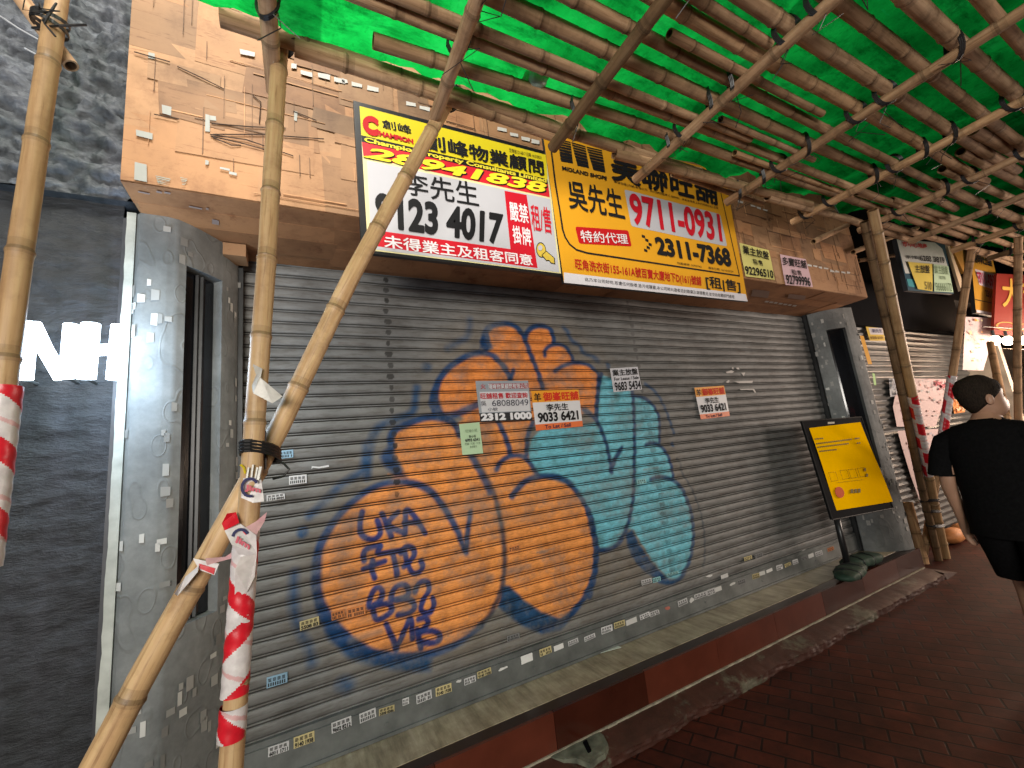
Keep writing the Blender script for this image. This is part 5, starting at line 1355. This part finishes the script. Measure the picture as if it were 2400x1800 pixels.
# --- netting over the canopy and a plastic bag caught in it
NX, NY = 260, 110
xa, xb, ya, yb = -.62, 13.8, -1.035, -3.3
m = MB(); vs = []
for i in range(NX+1):
    x = xa+(xb-xa)*i/NX
    for k in range(NY+1):
        u = k/NY; y = ya+(yb-ya)*u**1.15
        z = ZCR+.135+.026*mnoise.noise((x*2.1, y*2.4, 0))+.016*mnoise.noise((x*5+y*3, y*4-x*2, 2))-.030*max(0, 1-6*abs(mnoise.noise((x*1.6+y*.8, y*1.9, 7))))
        near = max(0, 1-(ya-y)/.34); ysh = -.036*max(0, x-2.2)
        ix = max(j for j in range(len(CX)) if CX[j] <= x) if x > CX[0] else 0
        nxt = CX[ix+1] if ix+1 < len(CX) else CX[ix]+1
        s = (x-CX[ix])/(nxt-CX[ix]); sag = math.sin(math.pi*min(1, max(0, s)))
        z -= near**1.3*(.018+.038*sag*(.7+.5*mnoise.noise((x*1.3, 5, 1))))
        z += near*.008*math.sin(x*60)-near*.055*max(0, min(1, (.15-x)*3))
        yy = y+ysh-near*.06*(1-sag)*.6+near*.02*math.sin(x*14)
        vs.append((x, yy, z))
m.add(vs, [(i*(NY+1)+k, (i+1)*(NY+1)+k, (i+1)*(NY+1)+k+1, i*(NY+1)+k+1) for i in range(NX) for k in range(NY)])
tag(m.build('green_netting', M['net'], None, True), 'bright green debris netting spread over the bamboo canopy', 'netting')
m = MB(); c = PZ(1255, 192, 3.13); rr = random.Random(4); rings = []
for i in range(7):
    t = i/6; rad = .045*math.sin(math.pi*(.12+.8*t))
    rings.append([c+Vector((math.cos(a)*rad*1.3*rr.uniform(.7, 1.25), math.sin(a)*rad*rr.uniform(.7, 1.2), -.03+.09*t)) for a in [2*math.pi*k/10 for k in range(10)]])
m.loft(rings); tb = NT('thin_plastic_bag'); tb.base((.50, .62, .52)); tb.rough(.35); tb.b.inputs['Transmission Weight'].default_value = .35
tag(m.build('plastic_bag', tb.m, None, True), 'crumpled pale plastic bag caught on the green netting', 'plastic bag')

# ================================================================== neighbouring shops on the right
m = MB(); XN0, XN1 = 5.36, 9.45
NB = thing('roller_shutter', 'dark closed shutter of the next shop, pasted with pale posters', 'shutter', (7.3, 0, 0))
vs = []; zsn = []; z = .02
while z < 2.68:
    for t, y in ((0, .012), (.1, .012), (.16, .002), (.5, -.010), (.84, .002), (.9, .012)): zsn.append((z+t*.075, y, t))
    z += .075
for zz, y, t in zsn: vs += [(XN0, .03+y, zz), (XN1, .03+y, zz)]
m.add(vs, [(2*i, 2*i+1, 2*i+3, 2*i+2) for i in range(len(zsn)-1)], [(.10, .10, .095) if (zsn[i][2] < .95 and zsn[i][2] >= .1) else (.03, .03, .03) for i in range(len(zsn)-1)])
m.build('slat_curtain', painted('worn_dark_slats', .45, .45, 6), NB)
m = MB(); m.box(XN0, XN1, -.05, .3, 2.69, 3.3); m.build('header_shade', M['dark'], NB)  # added black box: the shade above the slats put into its colour
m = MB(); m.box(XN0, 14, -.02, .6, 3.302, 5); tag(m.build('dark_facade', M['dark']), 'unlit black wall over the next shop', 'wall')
m = MB(); m.box(5.118, 14, .36, .6, 2.75, 3.3); tag(m.build('dark_recess', M['dark']), 'black recess behind the bamboo rails beside the fascia', 'wall')  # black block holding the darkness of the unlit gap in its colour
FV, FW = FR(1850, 700, 5.53), FR(2000, 1000, 4.1475)
def poster(label, F, pts, Y, cols, seed, group='posters pasted on the next shutter', flatpts=None):
    P = px(F, pts, Y); c = sum(P, Vector())/len(P); t = thing('poster', label, 'poster', c, group)
    m = MB(); m.add([p+Vector((0, -.003*math.sin(i*2), 0)) for i, p in enumerate(P)], [tuple(range(len(P)))], cols[0]); m.build('sheet', M['painted'], t)
    lo = Vector((min(p.x for p in P), 0, min(p.z for p in P))); hi = Vector((max(p.x for p in P), 0, max(p.z for p in P))); rr = random.Random(seed); m = MB()
    def inside(x, z):
        k = False
        for a, b in zip(P, P[1:]+P[:1]):
            if (a.z > z) != (b.z > z) and x < (b.x-a.x)*(z-a.z)/(b.z-a.z)+a.x: k = not k
        return k
    for k in range(90):
        x, z = rr.uniform(lo.x, hi.x), rr.uniform(lo.z, hi.z); w, h = rr.uniform(.01, .09), rr.uniform(.008, .035)
        if all(inside(x+i*w, z+j*h) for i in (0, 1) for j in (0, 1)):
            y = Y-.006-.0003*k; m.quad((x, y, z), (x+w, y, z), (x+w, y, z+h), (x, y, z+h), rr.choice(cols[1:]))
    m.build('print', M['painted'], t); return t
PK, PK2, GY, RDp = (.50, .38, .37), (.42, .28, .27), (.33, .31, .31), (.42, .08, .05)
poster('grey white poster top left on the next shutter, behind the bundle', FV, [(1290, 1035), (1425, 1038), (1425, 1250), (1310, 1272)], -.012, [(.42, .44, .47), (.3, .32, .36), (.36, .36, .38)], 1)
poster('large pinkish poster sheet behind the bamboo bundle', FV, [(1440, 1032), (2030, 1042), (2000, 1330), (1900, 1659), (1390, 1659), (1345, 1400), (1365, 1290)], -.014, [PK, PK2, GY, (.52, .42, .40), (.46, .22, .20)], 2)
poster('lower torn pinkish poster sheet behind the bundle foot', FW, [(430, 40), (830, 20), (790, 300), (700, 420), (690, 800), (640, 700), (560, 480), (470, 200)], -.013, [PK, PK2, GY, (.40, .36, .40)], 3)
poster('orange and white flyer beside the leaning pole, left of the man head', FR(2150, 850, 2.765), [(225, 235), (305, 250), (310, 320), (240, 330)], -.016, [(.66, .26, .08), (.7, .5, .3), (.6, .2, .05)], 4)
poster('white flyer with red print between the leaning pole and the man', FR(2150, 850, 2.765), [(90, 118), (190, 120), (200, 178), (100, 182)], -.018, [(.56, .47, .46), (.45, .12, .14), (.42, .10, .12)], 5)
def board2(name, label, F, corners, Y, bands, texts, parts_extra=None, cat='signboard'):
    q = px(F, corners, Y); c = sum(q, Vector())/4; t = thing(name, label, cat, c)
    m = MB(); m.slab(q, (0, 1, 0), .04, (.03, .03, .035)); m.build('backing_board', M['painted'], t)
    m = MB()
    for i, (pts, col) in enumerate(bands): flat(m, px(F, pts, Y), col, .003+.002*i)
    pp = m.build('printed_panel', M['painted'], t)
    for k, (body, pts, col, b) in enumerate(texts):
        m = MB(); text(m, body, px(F, pts, Y-.014), col, b, .012); m.build('number_lettering' if body[0].isdigit() else 'title_lettering', M['painted'], pp)
    return t
G = FR(2080, 560, 6.9125)
board2('agency_board', 'white agency board with 6283 under the canopy beyond the fascia end', G, [(135, 0), (920, 62), (1068, 890), (330, 835)], -.5,
       [([(135, 0), (920, 62), (1068, 890), (330, 835)], (.02, .06, .09)), ([(140, 5), (760, 60), (880, 160), (960, 420), (1000, 590), (280, 560)], (.50, .52, .50)), ([(300, 650), (420, 660), (440, 790), (330, 770)], (.05, .25, .28))],
       [('市中心地產', [(235, 35), (630, 80), (650, 160), (250, 125)], (.45, .05, .05), .03), ('李小姐', [(300, 265), (490, 275), (500, 330), (310, 320)], (.04, .04, .04), .02), ('6283 3819', [(515, 268), (915, 300), (930, 395), (530, 350)], (.04, .04, .04), .03)])
paper('paper_notice', 'yellow paper notice stuck over the lower part of the white 6283 board', G, [(330, 370), (720, 405), (728, 850), (490, 815)], -.522, [(0, 0, 1, 1, (.60, .47, .10))], [('printed_lettering', '主放盤', [(445, 425), (680, 430), (685, 560), (460, 545)], INK, .02, 0), ('printed_lettering', '510', [(600, 690), (715, 700), (718, 830), (610, 815)], (.2, .16, .05), .02, .01)])
paper('paper_notice', 'pale green paper notice beside the yellow one on the 6283 board', G, [(740, 410), (985, 440), (1062, 868), (760, 850)], -.520, [(0, 0, 1, 1, (.42, .55, .38))], [('printed_lettering', '業主放盤', [(755, 430), (970, 450), (990, 580), (770, 560)], (.14, .2, .12), .01, 0), ('printed_lettering', '租售', [(845, 600), (940, 605), (945, 660), (850, 655)], (.14, .2, .12), .01, 0), ('printed_lettering', '96666172', [(775, 710), (1035, 720), (1045, 850), (790, 835)], (.14, .2, .12), .01, 0)])
m = MB(); q = px(G, [(960, 70), (1010, 110), (1200, 640), (1195, 840), (1075, 830)], -.47); m.slab(q[:4], (0, 1, 0), .03, (.60, .45, .30)); tag(m.build('pale_panel', M['painted']), 'pale cream panel between the white board and the orange board', 'panel')
board2('agency_board', 'second orange agency board, farther down the street under the canopy', G, [(1330, 130), (1680, 235), (1908, 1282), (1430, 1195)], -.5,
       [([(1330, 130), (1680, 235), (1908, 1282), (1430, 1195)], (.50, .25, .03)), ([(1410, 490), (1750, 575), (1795, 850), (1480, 745)], (.58, .50, .56)), ([(1405, 975), (1850, 1070), (1853, 1085), (1407, 990)], BLK), ([(1425, 1150), (1895, 1240), (1905, 1282), (1430, 1195)], (.6, .58, .62))],
       [('美聯旺舖', [(1370, 215), (1665, 280), (1700, 450), (1375, 380)], BLK, .02), ('9711-0931', [(1440, 530), (1740, 595), (1775, 790), (1490, 720)], (.40, .02, .06), .02), ('2311-7368', [(1580, 825), (1810, 880), (1830, 990), (1600, 930)], BLK, .02), ('租售', [(1760, 1100), (1850, 1120), (1860, 1190), (1770, 1170)], BLK, .02)])
m = MB(); q = px(G, [(1030, 100), (1330, 200), (1330, 480), (1240, 560)], -.44); m.slab(q, (0, 1, 0), .03, (.45, .22, .05)); tag(m.build('brown_panel', M['painted']), 'brownish orange panel under the canopy, left of the second orange board', 'panel')
FJ2 = FR(1680, 500, 3.072)
poster('pink and white hanging poster under the second orange board', FJ2, [(1790, 745), (2016, 755), (1985, 900), (1920, 1132), (1768, 1128)], -.5, [(.60, .46, .46), (.7, .3, .08), (.35, .3, .32), (.62, .55, .3), (.55, .4, .42)], 8, None)
BN = thing('red_banner', 'red shop banner with golden characters at the far right', 'banner', PY(*G(2000, 1000), -.62))
m = MB(); q = px(G, [(1770, 560), (2560, 600), (2500, 1600), (1720, 1540)], -.62); m.slab(q, (0, 1, 0), .03, (.24, .022, .014)); m.build('banner_cloth', M['painted'], BN)
m = MB(); text(m, '大吉', px(G, [(1850, 640), (2420, 680), (2440, 1150), (1870, 1100)], -.625), (.62, .36, .06), .02); text(m, '〇〇', px(G, [(1760, 1330), (2400, 1380), (2400, 1500), (1750, 1480)], -.625), (.5, .25, .05), .01); m.build('gold_lettering', M['painted'], BN)
# bright shop beyond
SHP = thing('lit_shop', 'brightly lit shop with pale walls behind the man', 'shop', (12.5, .6, 0))
m = MB(); m.box(9.46, 22, .55, .8, 0, 3.3); m.build('back_wall', M['lampwhite'], SHP)
m = MB(); m.box(9.46, 9.60, -.35, .5495, 0, 2.69); m.build('side_wall', M['lampwhite'], SHP)
m = MB(); m.box(14.0, 22, -.6, .5, 2.7, 5); m.build('canopy_fascia', M['dark'], SHP)
m = MB(); m.quad((9.62, -.3, 2.40), (13, -.3, 2.40), (13, -.95, 2.18), (9.62, -.95, 2.18)); m.build('rolled_awning', simple('beige_awning', (.45, .35, .25), .8), SHP)
tag(SHP, None, None)
for i, (x, y) in enumerate(((1745, 1645), (1950, 1650), (2205, 1645), (2330, 1640))):
    c = PY(*G(x, y), -.75); m = MB(); rings = []
    for k in range(9):
        t = math.pi*k/8; rings.append([c+Vector((math.sin(t)*.052*math.cos(a), math.sin(t)*.052*math.sin(a), .06*math.cos(t))) for a in [2*math.pi*j/12 for j in range(12)]])
    b = thing('light_bulb', f'glowing bare bulb under the red banner, {ORD[i]} from the left', 'light bulb', c, 'bulbs under the red banner')
    m.loft(rings); m.build('glass_globe', M['bulb'], b, True)
    m = MB(); m.tube([c+Vector((0, 0, .05)), c+Vector((0, 0, .13))], .016, 8); m.build('socket', M['strap'], b)
m = MB(); m.tube([PY(*G(1600, 1600), -.75)+Vector((0, 0, .14)), PY(*G(2500, 1620), -.75)+Vector((0, 0, .14))], .006, 6); tag(m.build('bulb_cable', M['strap']), 'black cable carrying the row of bulbs', 'cable')
paper('paper_notice', 'small yellow and white notice on the next shutter, beside the pillar top', FV, [(968, 282), (1180, 288), (1240, 545), (1040, 545)], -.012, [(0, 0, 1, 1, (.58, .40, .06)), (.15, .36, .98, .70, (.55, .52, .54))],
      [('printed_lettering', '旺舖放售', [(1000, 300), (1160, 302), (1172, 350), (1015, 350)], (.2, .1, .02), .02, 0), ('printed_lettering', '劉先生', [(1070, 395), (1195, 396), (1205, 440), (1080, 440)], (.06, .06, .14), .02, 0), ('printed_lettering', '9350 6101', [(1045, 490), (1210, 490), (1218, 525), (1055, 525)], (.2, .1, .02), .02, .01)], .004)
for i, (pts, col, lab) in enumerate((([(912, 478), (962, 482), (1075, 850), (1022, 850)], (.60, .30, .03), 'long orange sticker strip on the pillar right side'), ([(1075, 960), (1108, 975), (1128, 1120), (1098, 1120)], (.35, .58, .24), 'green sticker scrap on the pillar right side'))):
    m = MB(); m.add(px(FV, pts, -.055+.0), [(0, 1, 2, 3)], col); tag(m.build('sticker', M['painted']), lab, 'sticker')
m = MB(); rr = random.Random(9)
for k in range(46):
    z = 2.2-k*.045; w = rr.uniform(.02, .06); x = 5.345+rr.uniform(0, .03)
    m.quad((x, .004, z), (x+w, .004, z), (x+w, .004, z+.035), (x, .004, z+.035), rr.choice([(.5, .47, .42), (.4, .3, .22), (.3, .3, .3), (.55, .45, .35)]))
o = m.build('sticker_residue', M['painted'], NB)
for i, (x, y) in enumerate(((985, 1085), (1080, 1030), (1180, 985))):
    c = PZ(*FW(x, y+45), .005); m = MB(); rings = []
    for k in range(8):
        t = k/7; e = (1-abs(2*t-1)**4)*.9+.1
        rings.append([c+Vector(((t-.5)*.34, math.cos(a)*.10*e, .085+math.sin(a)*.085*e)) for a in [2*math.pi*j/14 for j in range(14)]])
    m.loft(rings); o = m.build('orange_bag', simple('orange_wrap', (.55, .22, .07), .6, .3, 14) if i == 0 else bpy.data.materials['orange_wrap'], None, True, c)
    tag(o, f'orange bag by the foot of the next shutter, {ORD[i]} from the bundle', 'bag', 'orange bags by the next shutter')

# ================================================================== the walking man
def person(loc, heading, s):
    root_ = thing('person', 'man in black t-shirt and black shorts walking away, head turned right', 'person', loc)
    root_.rotation_euler = (0, 0, heading)
    # body: one skin over a joint skeleton (x forward, y left, z up)
    J = {'pelvis': (0, 0, .93), 'waist': (-.01, 0, 1.05), 'chest': (0, 0, 1.24), 'collar': (-.01, 0, 1.40), 'neck': (.0, 0, 1.47), 'skull': (.03, 0, 1.535),
         'hl': (0, .09, .90), 'kl': (.16, .10, .50), 'al': (.12, .10, .09), 'tl': (.26, .11, .035), 'hr': (0, -.09, .90), 'kr': (-.02, -.10, .50), 'ar': (-.26, -.10, .14), 'tr': (-.15, -.11, .03),
         'sl': (-.02, .168, 1.385), 'el': (-.075, .226, 1.11), 'wl': (.00, .236, .875), 'pl': (.02, .236, .80), 'sr': (-.02, -.18, 1.385), 'er': (.02, -.26, 1.12), 'wr': (.16, -.28, .92), 'pr': (.20, -.275, .86)}
    rad = {'pelvis': .13, 'waist': .115, 'chest': .13, 'collar': .075, 'neck': .055, 'skull': .06, 'hl': .095, 'kl': .056, 'al': .038, 'tl': .032, 'hr': .095, 'kr': .056, 'ar': .038, 'tr': .032, 'sl': .058, 'el': .042, 'wl': .028, 'pl': .036, 'sr': .058, 'er': .042, 'wr': .028, 'pr': .036}
    Ed = [('pelvis', 'waist'), ('waist', 'chest'), ('chest', 'collar'), ('collar', 'neck'), ('neck', 'skull'), ('pelvis', 'hl'), ('hl', 'kl'), ('kl', 'al'), ('al', 'tl'), ('pelvis', 'hr'), ('hr', 'kr'), ('kr', 'ar'), ('ar', 'tr'), ('collar', 'sl'), ('sl', 'el'), ('el', 'wl'), ('wl', 'pl'), ('collar', 'sr'), ('sr', 'er'), ('er', 'wr'), ('wr', 'pr')]
    for sd, sg in (('l', 1), ('r', -1)):
        P = Vector(J['p'+sd])
        for i, (dx, L) in enumerate(((.030, .060), (.010, .068), (-.010, .064), (-.028, .052))):
            a, b = f'f{sd}{i}a', f'f{sd}{i}b'
            J[a] = tuple(P+Vector((dx, 0, -.045))); J[b] = tuple(P+Vector((dx+.006, -sg*.018, -.045-L*.75))); rad[a] = .0105; rad[b] = .0085
            Ed += [('p'+sd, a), (a, b)]
        J['th'+sd] = tuple(P+Vector((.045, -sg*.012, -.01))); J['ti'+sd] = tuple(P+Vector((.062, -sg*.02, -.05))); rad['th'+sd] = .0115; rad['ti'+sd] = .009
        Ed += [('p'+sd, 'th'+sd), ('th'+sd, 'ti'+sd)]
    keys = list(J); me = bpy.data.meshes.new('body'); me.from_pydata([tuple(c*s for c in J[k]) for k in keys], [(keys.index(a), keys.index(b)) for a, b in Ed], [])
    o = bpy.data.objects.new('body', me); COL.objects.link(o)
    md = o.modifiers.new('skin', 'SKIN'); md.use_smooth_shade = True
    sv = me.skin_vertices[0].data if me.skin_vertices else None
    if sv is None:
        bpy.context.view_layer.objects.active = o
        with bpy.context.temp_override(object=o, active_object=o): bpy.ops.mesh.customdata_skin_add()
        sv = me.skin_vertices[0].data
    for i, k in enumerate(keys):
        sv[i].radius = (rad[k]*s, rad[k]*s); sv[i].use_root = (k == 'pelvis')
    ss = o.modifiers.new('sub', 'SUBSURF'); ss.levels = ss.render_levels = 2
    dg = bpy.context.evaluated_depsgraph_get(); bm = bmesh.new(); bm.from_object(o, dg)
    bpy.data.objects.remove(o)
    # head, shaped by rings from chin to crown
    yawh = R(-40); ch, sh_ = math.cos(yawh), math.sin(yawh)
    def H(x, y, z): return Vector(((x*ch-y*sh_+.02)*s, (x*sh_+y*ch)*s, z*s))
    prof = [(1.475, .045, .052, .012), (1.495, .066, .060, .022), (1.515, .080, .066, .020), (1.540, .090, .071, .012), (1.570, .097, .074, .004), (1.600, .101, .077, .0), (1.630, .102, .078, -.003), (1.660, .100, .077, -.006), (1.685, .090, .070, -.008), (1.705, .068, .055, -.008), (1.716, .036, .03, -.008)]
    n = 24; rings = []
    for z, a, b, off in prof:
        rg = []
        for k in range(n):
            t = 2*math.pi*k/n; x, y = math.cos(t)*a+off, math.sin(t)*b
            f_ = max(0, math.cos(t))**8
            if 1.535 < z < 1.60: x += f_*(.018 if z < 1.575 else .012)*max(0, 1-abs(math.sin(t))*3)
            if 1.59 < z < 1.61 and abs(abs(t if t < math.pi else t-2*math.pi)-.35) < .2: x -= .008
            if 1.505 < z < 1.53: x += f_*.008
            rg.append(bm.verts.new(H(x, y, z)))
        rings.append(rg)
    for i in range(len(rings)-1):
        for k in range(n): bm.faces.new((rings[i][k], rings[i][(k+1) % n], rings[i+1][(k+1) % n], rings[i+1][k]))
    bm.faces.new(rings[-1]); bm.faces.new(rings[0][::-1])
    for sg in (1, -1):                                   # ears
        er = []
        for i, (sx, sz, oy) in enumerate(((.9, .9, .070), (1, 1, .082), (.75, .78, .088), (.4, .45, .082))):
            er.append([bm.verts.new(H(-.005+.020*sx*math.cos(a)-.004*i, sg*oy, 1.583+.033*sz*math.sin(a))) for a in [2*math.pi*k/12 for k in range(12)]])
        for i in range(3):
            for k in range(12): bm.faces.new((er[i][k], er[i][(k+1) % 12], er[i+1][(k+1) % 12], er[i+1][k]))
        bm.faces.new(er[-1])
    bmesh.ops.recalc_face_normals(bm, faces=bm.faces)
    me = bpy.data.meshes.new('body'); bm.to_mesh(me); bm.free(); me.polygons.foreach_set('use_smooth', [True]*len(me.polygons)); me.materials.append(M['skin'])
    b = bpy.data.objects.new('body', me); COL.objects.link(b); b.parent = root_
    def loc_mesh(m, name, mat):
        o = m.build(name, mat, None, True); o.parent = root_; return o
    # hair cap, shorter at the nape, ending above the ears and brow
    m = MB(); hr = []
    for j in range(9):
        rg = []
        for k in range(28):
            tt = 2*math.pi*k/28; fr = math.cos(tt)
            low = 1.508+.068*(1+fr) if fr < 0 else 1.576+.085*fr
            u = j/8; z = low+(1.728-low)*u
            zz = max(1.5, min(z, 1.716)); i0 = max(i for i in range(len(prof)-1) if prof[i][0] <= zz); f_ = (zz-prof[i0][0])/(prof[i0+1][0]-prof[i0][0])
            a = prof[i0][1]+(prof[i0+1][1]-prof[i0][1])*f_; b_ = prof[i0][2]+(prof[i0+1][2]-prof[i0][2])*f_; off = prof[i0][3]+(prof[i0+1][3]-prof[i0][3])*f_
            g = .0012+.010*min(1, u*1.4)+.004*mnoise.noise((k*1.7, j*1.9, 3))*min(1, u*4)+.0
            if j == 8: a *= .3; b_ *= .3
            rg.append(H(math.cos(tt)*(a+g)+off, math.sin(tt)*(b_+g), z+(.012 if j > 6 else 0)))
        hr.append(rg)
    m.loft(hr); loc_mesh(m, 'hair', M['hair'])
    # t-shirt
    def ell(cx, cy, cz, a, b, n=28, tx=0, ty=0, fold=0.0):
        return [Vector(((cx+math.cos(t)*a*(1+fold*math.sin(t*7+cz*30)))*s, (cy+math.sin(t)*b*(1+fold*math.cos(t*6+cz*24)))*s, (cz+tx*math.cos(t)+ty*math.sin(t))*s)) for t in [2*math.pi*k/n for k in range(n)]]
    m = MB()
    m.loft([ell(-.0, 0, .80, .150, .205, fold=.03), ell(-.005, 0, .90, .152, .203, fold=.03), ell(-.01, 0, 1.02, .145, .196, fold=.025), ell(-.005, 0, 1.15, .150, .210, fold=.025), ell(0, 0, 1.27, .150, .222, fold=.012), ell(-.005, 0, 1.35, .138, .226), ell(-.012, 0, 1.405, .120, .206), ell(-.012, 0, 1.442, .098, .156), ell(-.008, 0, 1.462, .070, .082), ell(-.004, 0, 1.475, .064, .068), ell(-.004, 0, 1.470, .058, .062)], caps=False)
    for sg in (1, -1):
        ax = [Vector((-.015, sg*.13, 1.375)), Vector((-.02, sg*.188, 1.345)), Vector((-.035, sg*.222, 1.27)), Vector((-.05, sg*.238, 1.19)), Vector((-.056, sg*.244, 1.15))]
        if sg < 0: ax = [Vector((v.x+(.02 if i > 1 else 0), v.y, v.z)) for i, v in enumerate(ax)]
        rr_ = [.085, .092, .084, .082, .083]; rings = []
        for i, p in enumerate(ax):
            d = (ax[min(i+1, 4)]-ax[max(0, i-1)]).normalized(); a_ = Vector((1, 0, 0)); b_ = d.cross(a_).normalized()
            rings.append([(p+(a_*math.cos(t)+b_*math.sin(t)*.82)*rr_[i]*(1+.02*math.sin(t*5+i)))*s for t in [2*math.pi*k/20 for k in range(20)]])
        m.loft(rings, caps=False)
    loc_mesh(m, 't_shirt', M['blackcloth'])
    m = MB()
    m.loft([ell(-.0, 0, 1.00, .128, .178), ell(0, 0, .92, .138, .188), ell(0, 0, .84, .145, .196), ell(0, 0, .79, .12, .16)], caps=False)
    for sg, kx in ((1, .15), (-1, -.02)):
        m.loft([ell(.0, sg*.085, .93, .125, .110), ell(kx*.25, sg*.095, .80, .125, .113, fold=.02), ell(kx*.6, sg*.10, .66, .116, .108, fold=.03), ell(kx*.92, sg*.102, .53, .108, .102, fold=.04)], caps=False)
    loc_mesh(m, 'shorts', M['blackcloth'])
    m = MB()
    for sg, k, a in ((1, Vector((.12, .10, .0)), 0), (-1, Vector((-.26, -.10, .045)), -.25)):
        rings = []
        for i in range(9):
            u = i/8; L = -.075+.27*u; w = .040+.012*math.sin(u*3); h = .085*(1-.55*u)+.02
            rings.append([Vector((k.x+L, k.y+sg*0+math.cos(t)*w*(.55 if i in (0, 8) else 1), k.z+h*.5+math.sin(t)*h*.5-a*L*.6+.0))*s for t in [2*math.pi*q/12 for q in range(12)]])
        m.loft(rings)
    loc_mesh(m, 'shoes', M['black'])
    m = MB(); rings = []
    c = Vector((.03, .335, .98)); m.box(c.x-.010, c.x+.012, c.y-.012, c.y-.003, c.z-.15, c.z+.06, (.5, .5, .48))
    return root_
man = person((3.66, -1.50, 0), R(-6), 1.0)

# ================================================================== light
l = bpy.data.lights.new('letter_glow', 'POINT'); l.energy = 18; l.color = (.55, .76, 1.0); l.shadow_soft_size = .12
o = bpy.data.objects.new('letter_glow', l); COL.objects.link(o); o.location = PY(165, 815, -.62)
w = bpy.data.worlds.new('World'); S.world = w; w.use_nodes = True
nt = w.node_tree; bg = nt.nodes['Background']
sky = nt.nodes.new('ShaderNodeTexSky'); sky.sky_type = 'NISHITA'; sky.sun_disc = False; sky.sun_elevation = R(-4); sky.sun_rotation = R(200)
nt.links.new(sky.outputs[0], bg.inputs['Color']); bg.inputs['Strength'].default_value = .10

def area(name, loc, target, sx, sy, power, col):
    l = bpy.data.lights.new(name, 'AREA'); l.shape = 'RECTANGLE'; l.size = sx; l.size_y = sy; l.energy = power; l.color = col
    o = bpy.data.objects.new(name, l); COL.objects.link(o); o.location = loc
    o.rotation_mode = 'QUATERNION'; o.rotation_quaternion = (Vector(target)-Vector(loc)).to_track_quat('-Z', 'Y'); return o
def spot(name, loc, target, power, col, ang, blend, rad):
    l = bpy.data.lights.new(name, 'SPOT'); l.energy = power; l.color = col; l.spot_size = R(ang); l.spot_blend = blend; l.shadow_soft_size = rad
    o = bpy.data.objects.new(name, l); COL.objects.link(o); o.location = loc
    o.rotation_mode = 'QUATERNION'; o.rotation_quaternion = (Vector(target)-Vector(loc)).to_track_quat('-Z', 'Y'); return o
area('shop_light_across', (-1.6, -5.4, 2.1), (1.6, 0, 1.9), 2.6, .9, 270, (1.0, .94, .86))
area('lamp_over_canopy', (-.3, -2.1, 5.0), (.2, -1.7, 3.1), 1.0, 1.0, 150, (1.0, .97, .88))
spot('upper_wall_spot', (-1.5, -2.35, 2.5), (-.62, -.5, 4.55), 60, (1.0, .94, .85), 62, .18, .06)  # added spot, its cone edge shaped to draw the shadow line on the wall
area('bright_shop_light', (11.2, -.5, 2.3), (8.2, -.4, .8), 1.6, .8, 240, (1.0, .70, .48))
area('boards_fill', (9.4, -2.9, 1.7), (7.9, -.4, 2.5), 1.2, .8, 150, (1.0, .80, .66))  # unseen fill lamp, added to brighten the far boards
area('far_shop_glow', (7.6, -3.6, 2.0), (5.2, -.3, 1.2), 1.0, .7, 70, (1.0, .82, .70))

cam = bpy.data.cameras.new('camera'); cam.sensor_width = 36; cam.lens = 36*FOC/2400; cam.clip_end = 300; cam.clip_start = .02
co_ = bpy.data.objects.new('camera', cam); COL.objects.link(co_)
mw = Matrix((RIGHT, UP, -FWD)).transposed().to_4x4(); mw.translation = CAM
co_.matrix_world = mw; S.camera = co_
S.view_settings.view_transform = 'Standard'; S.view_settings.look = 'None'; S.view_settings.exposure = 0; S.view_settings.gamma = 1
S.cycles.max_bounces = 6; S.cycles.use_denoising = True
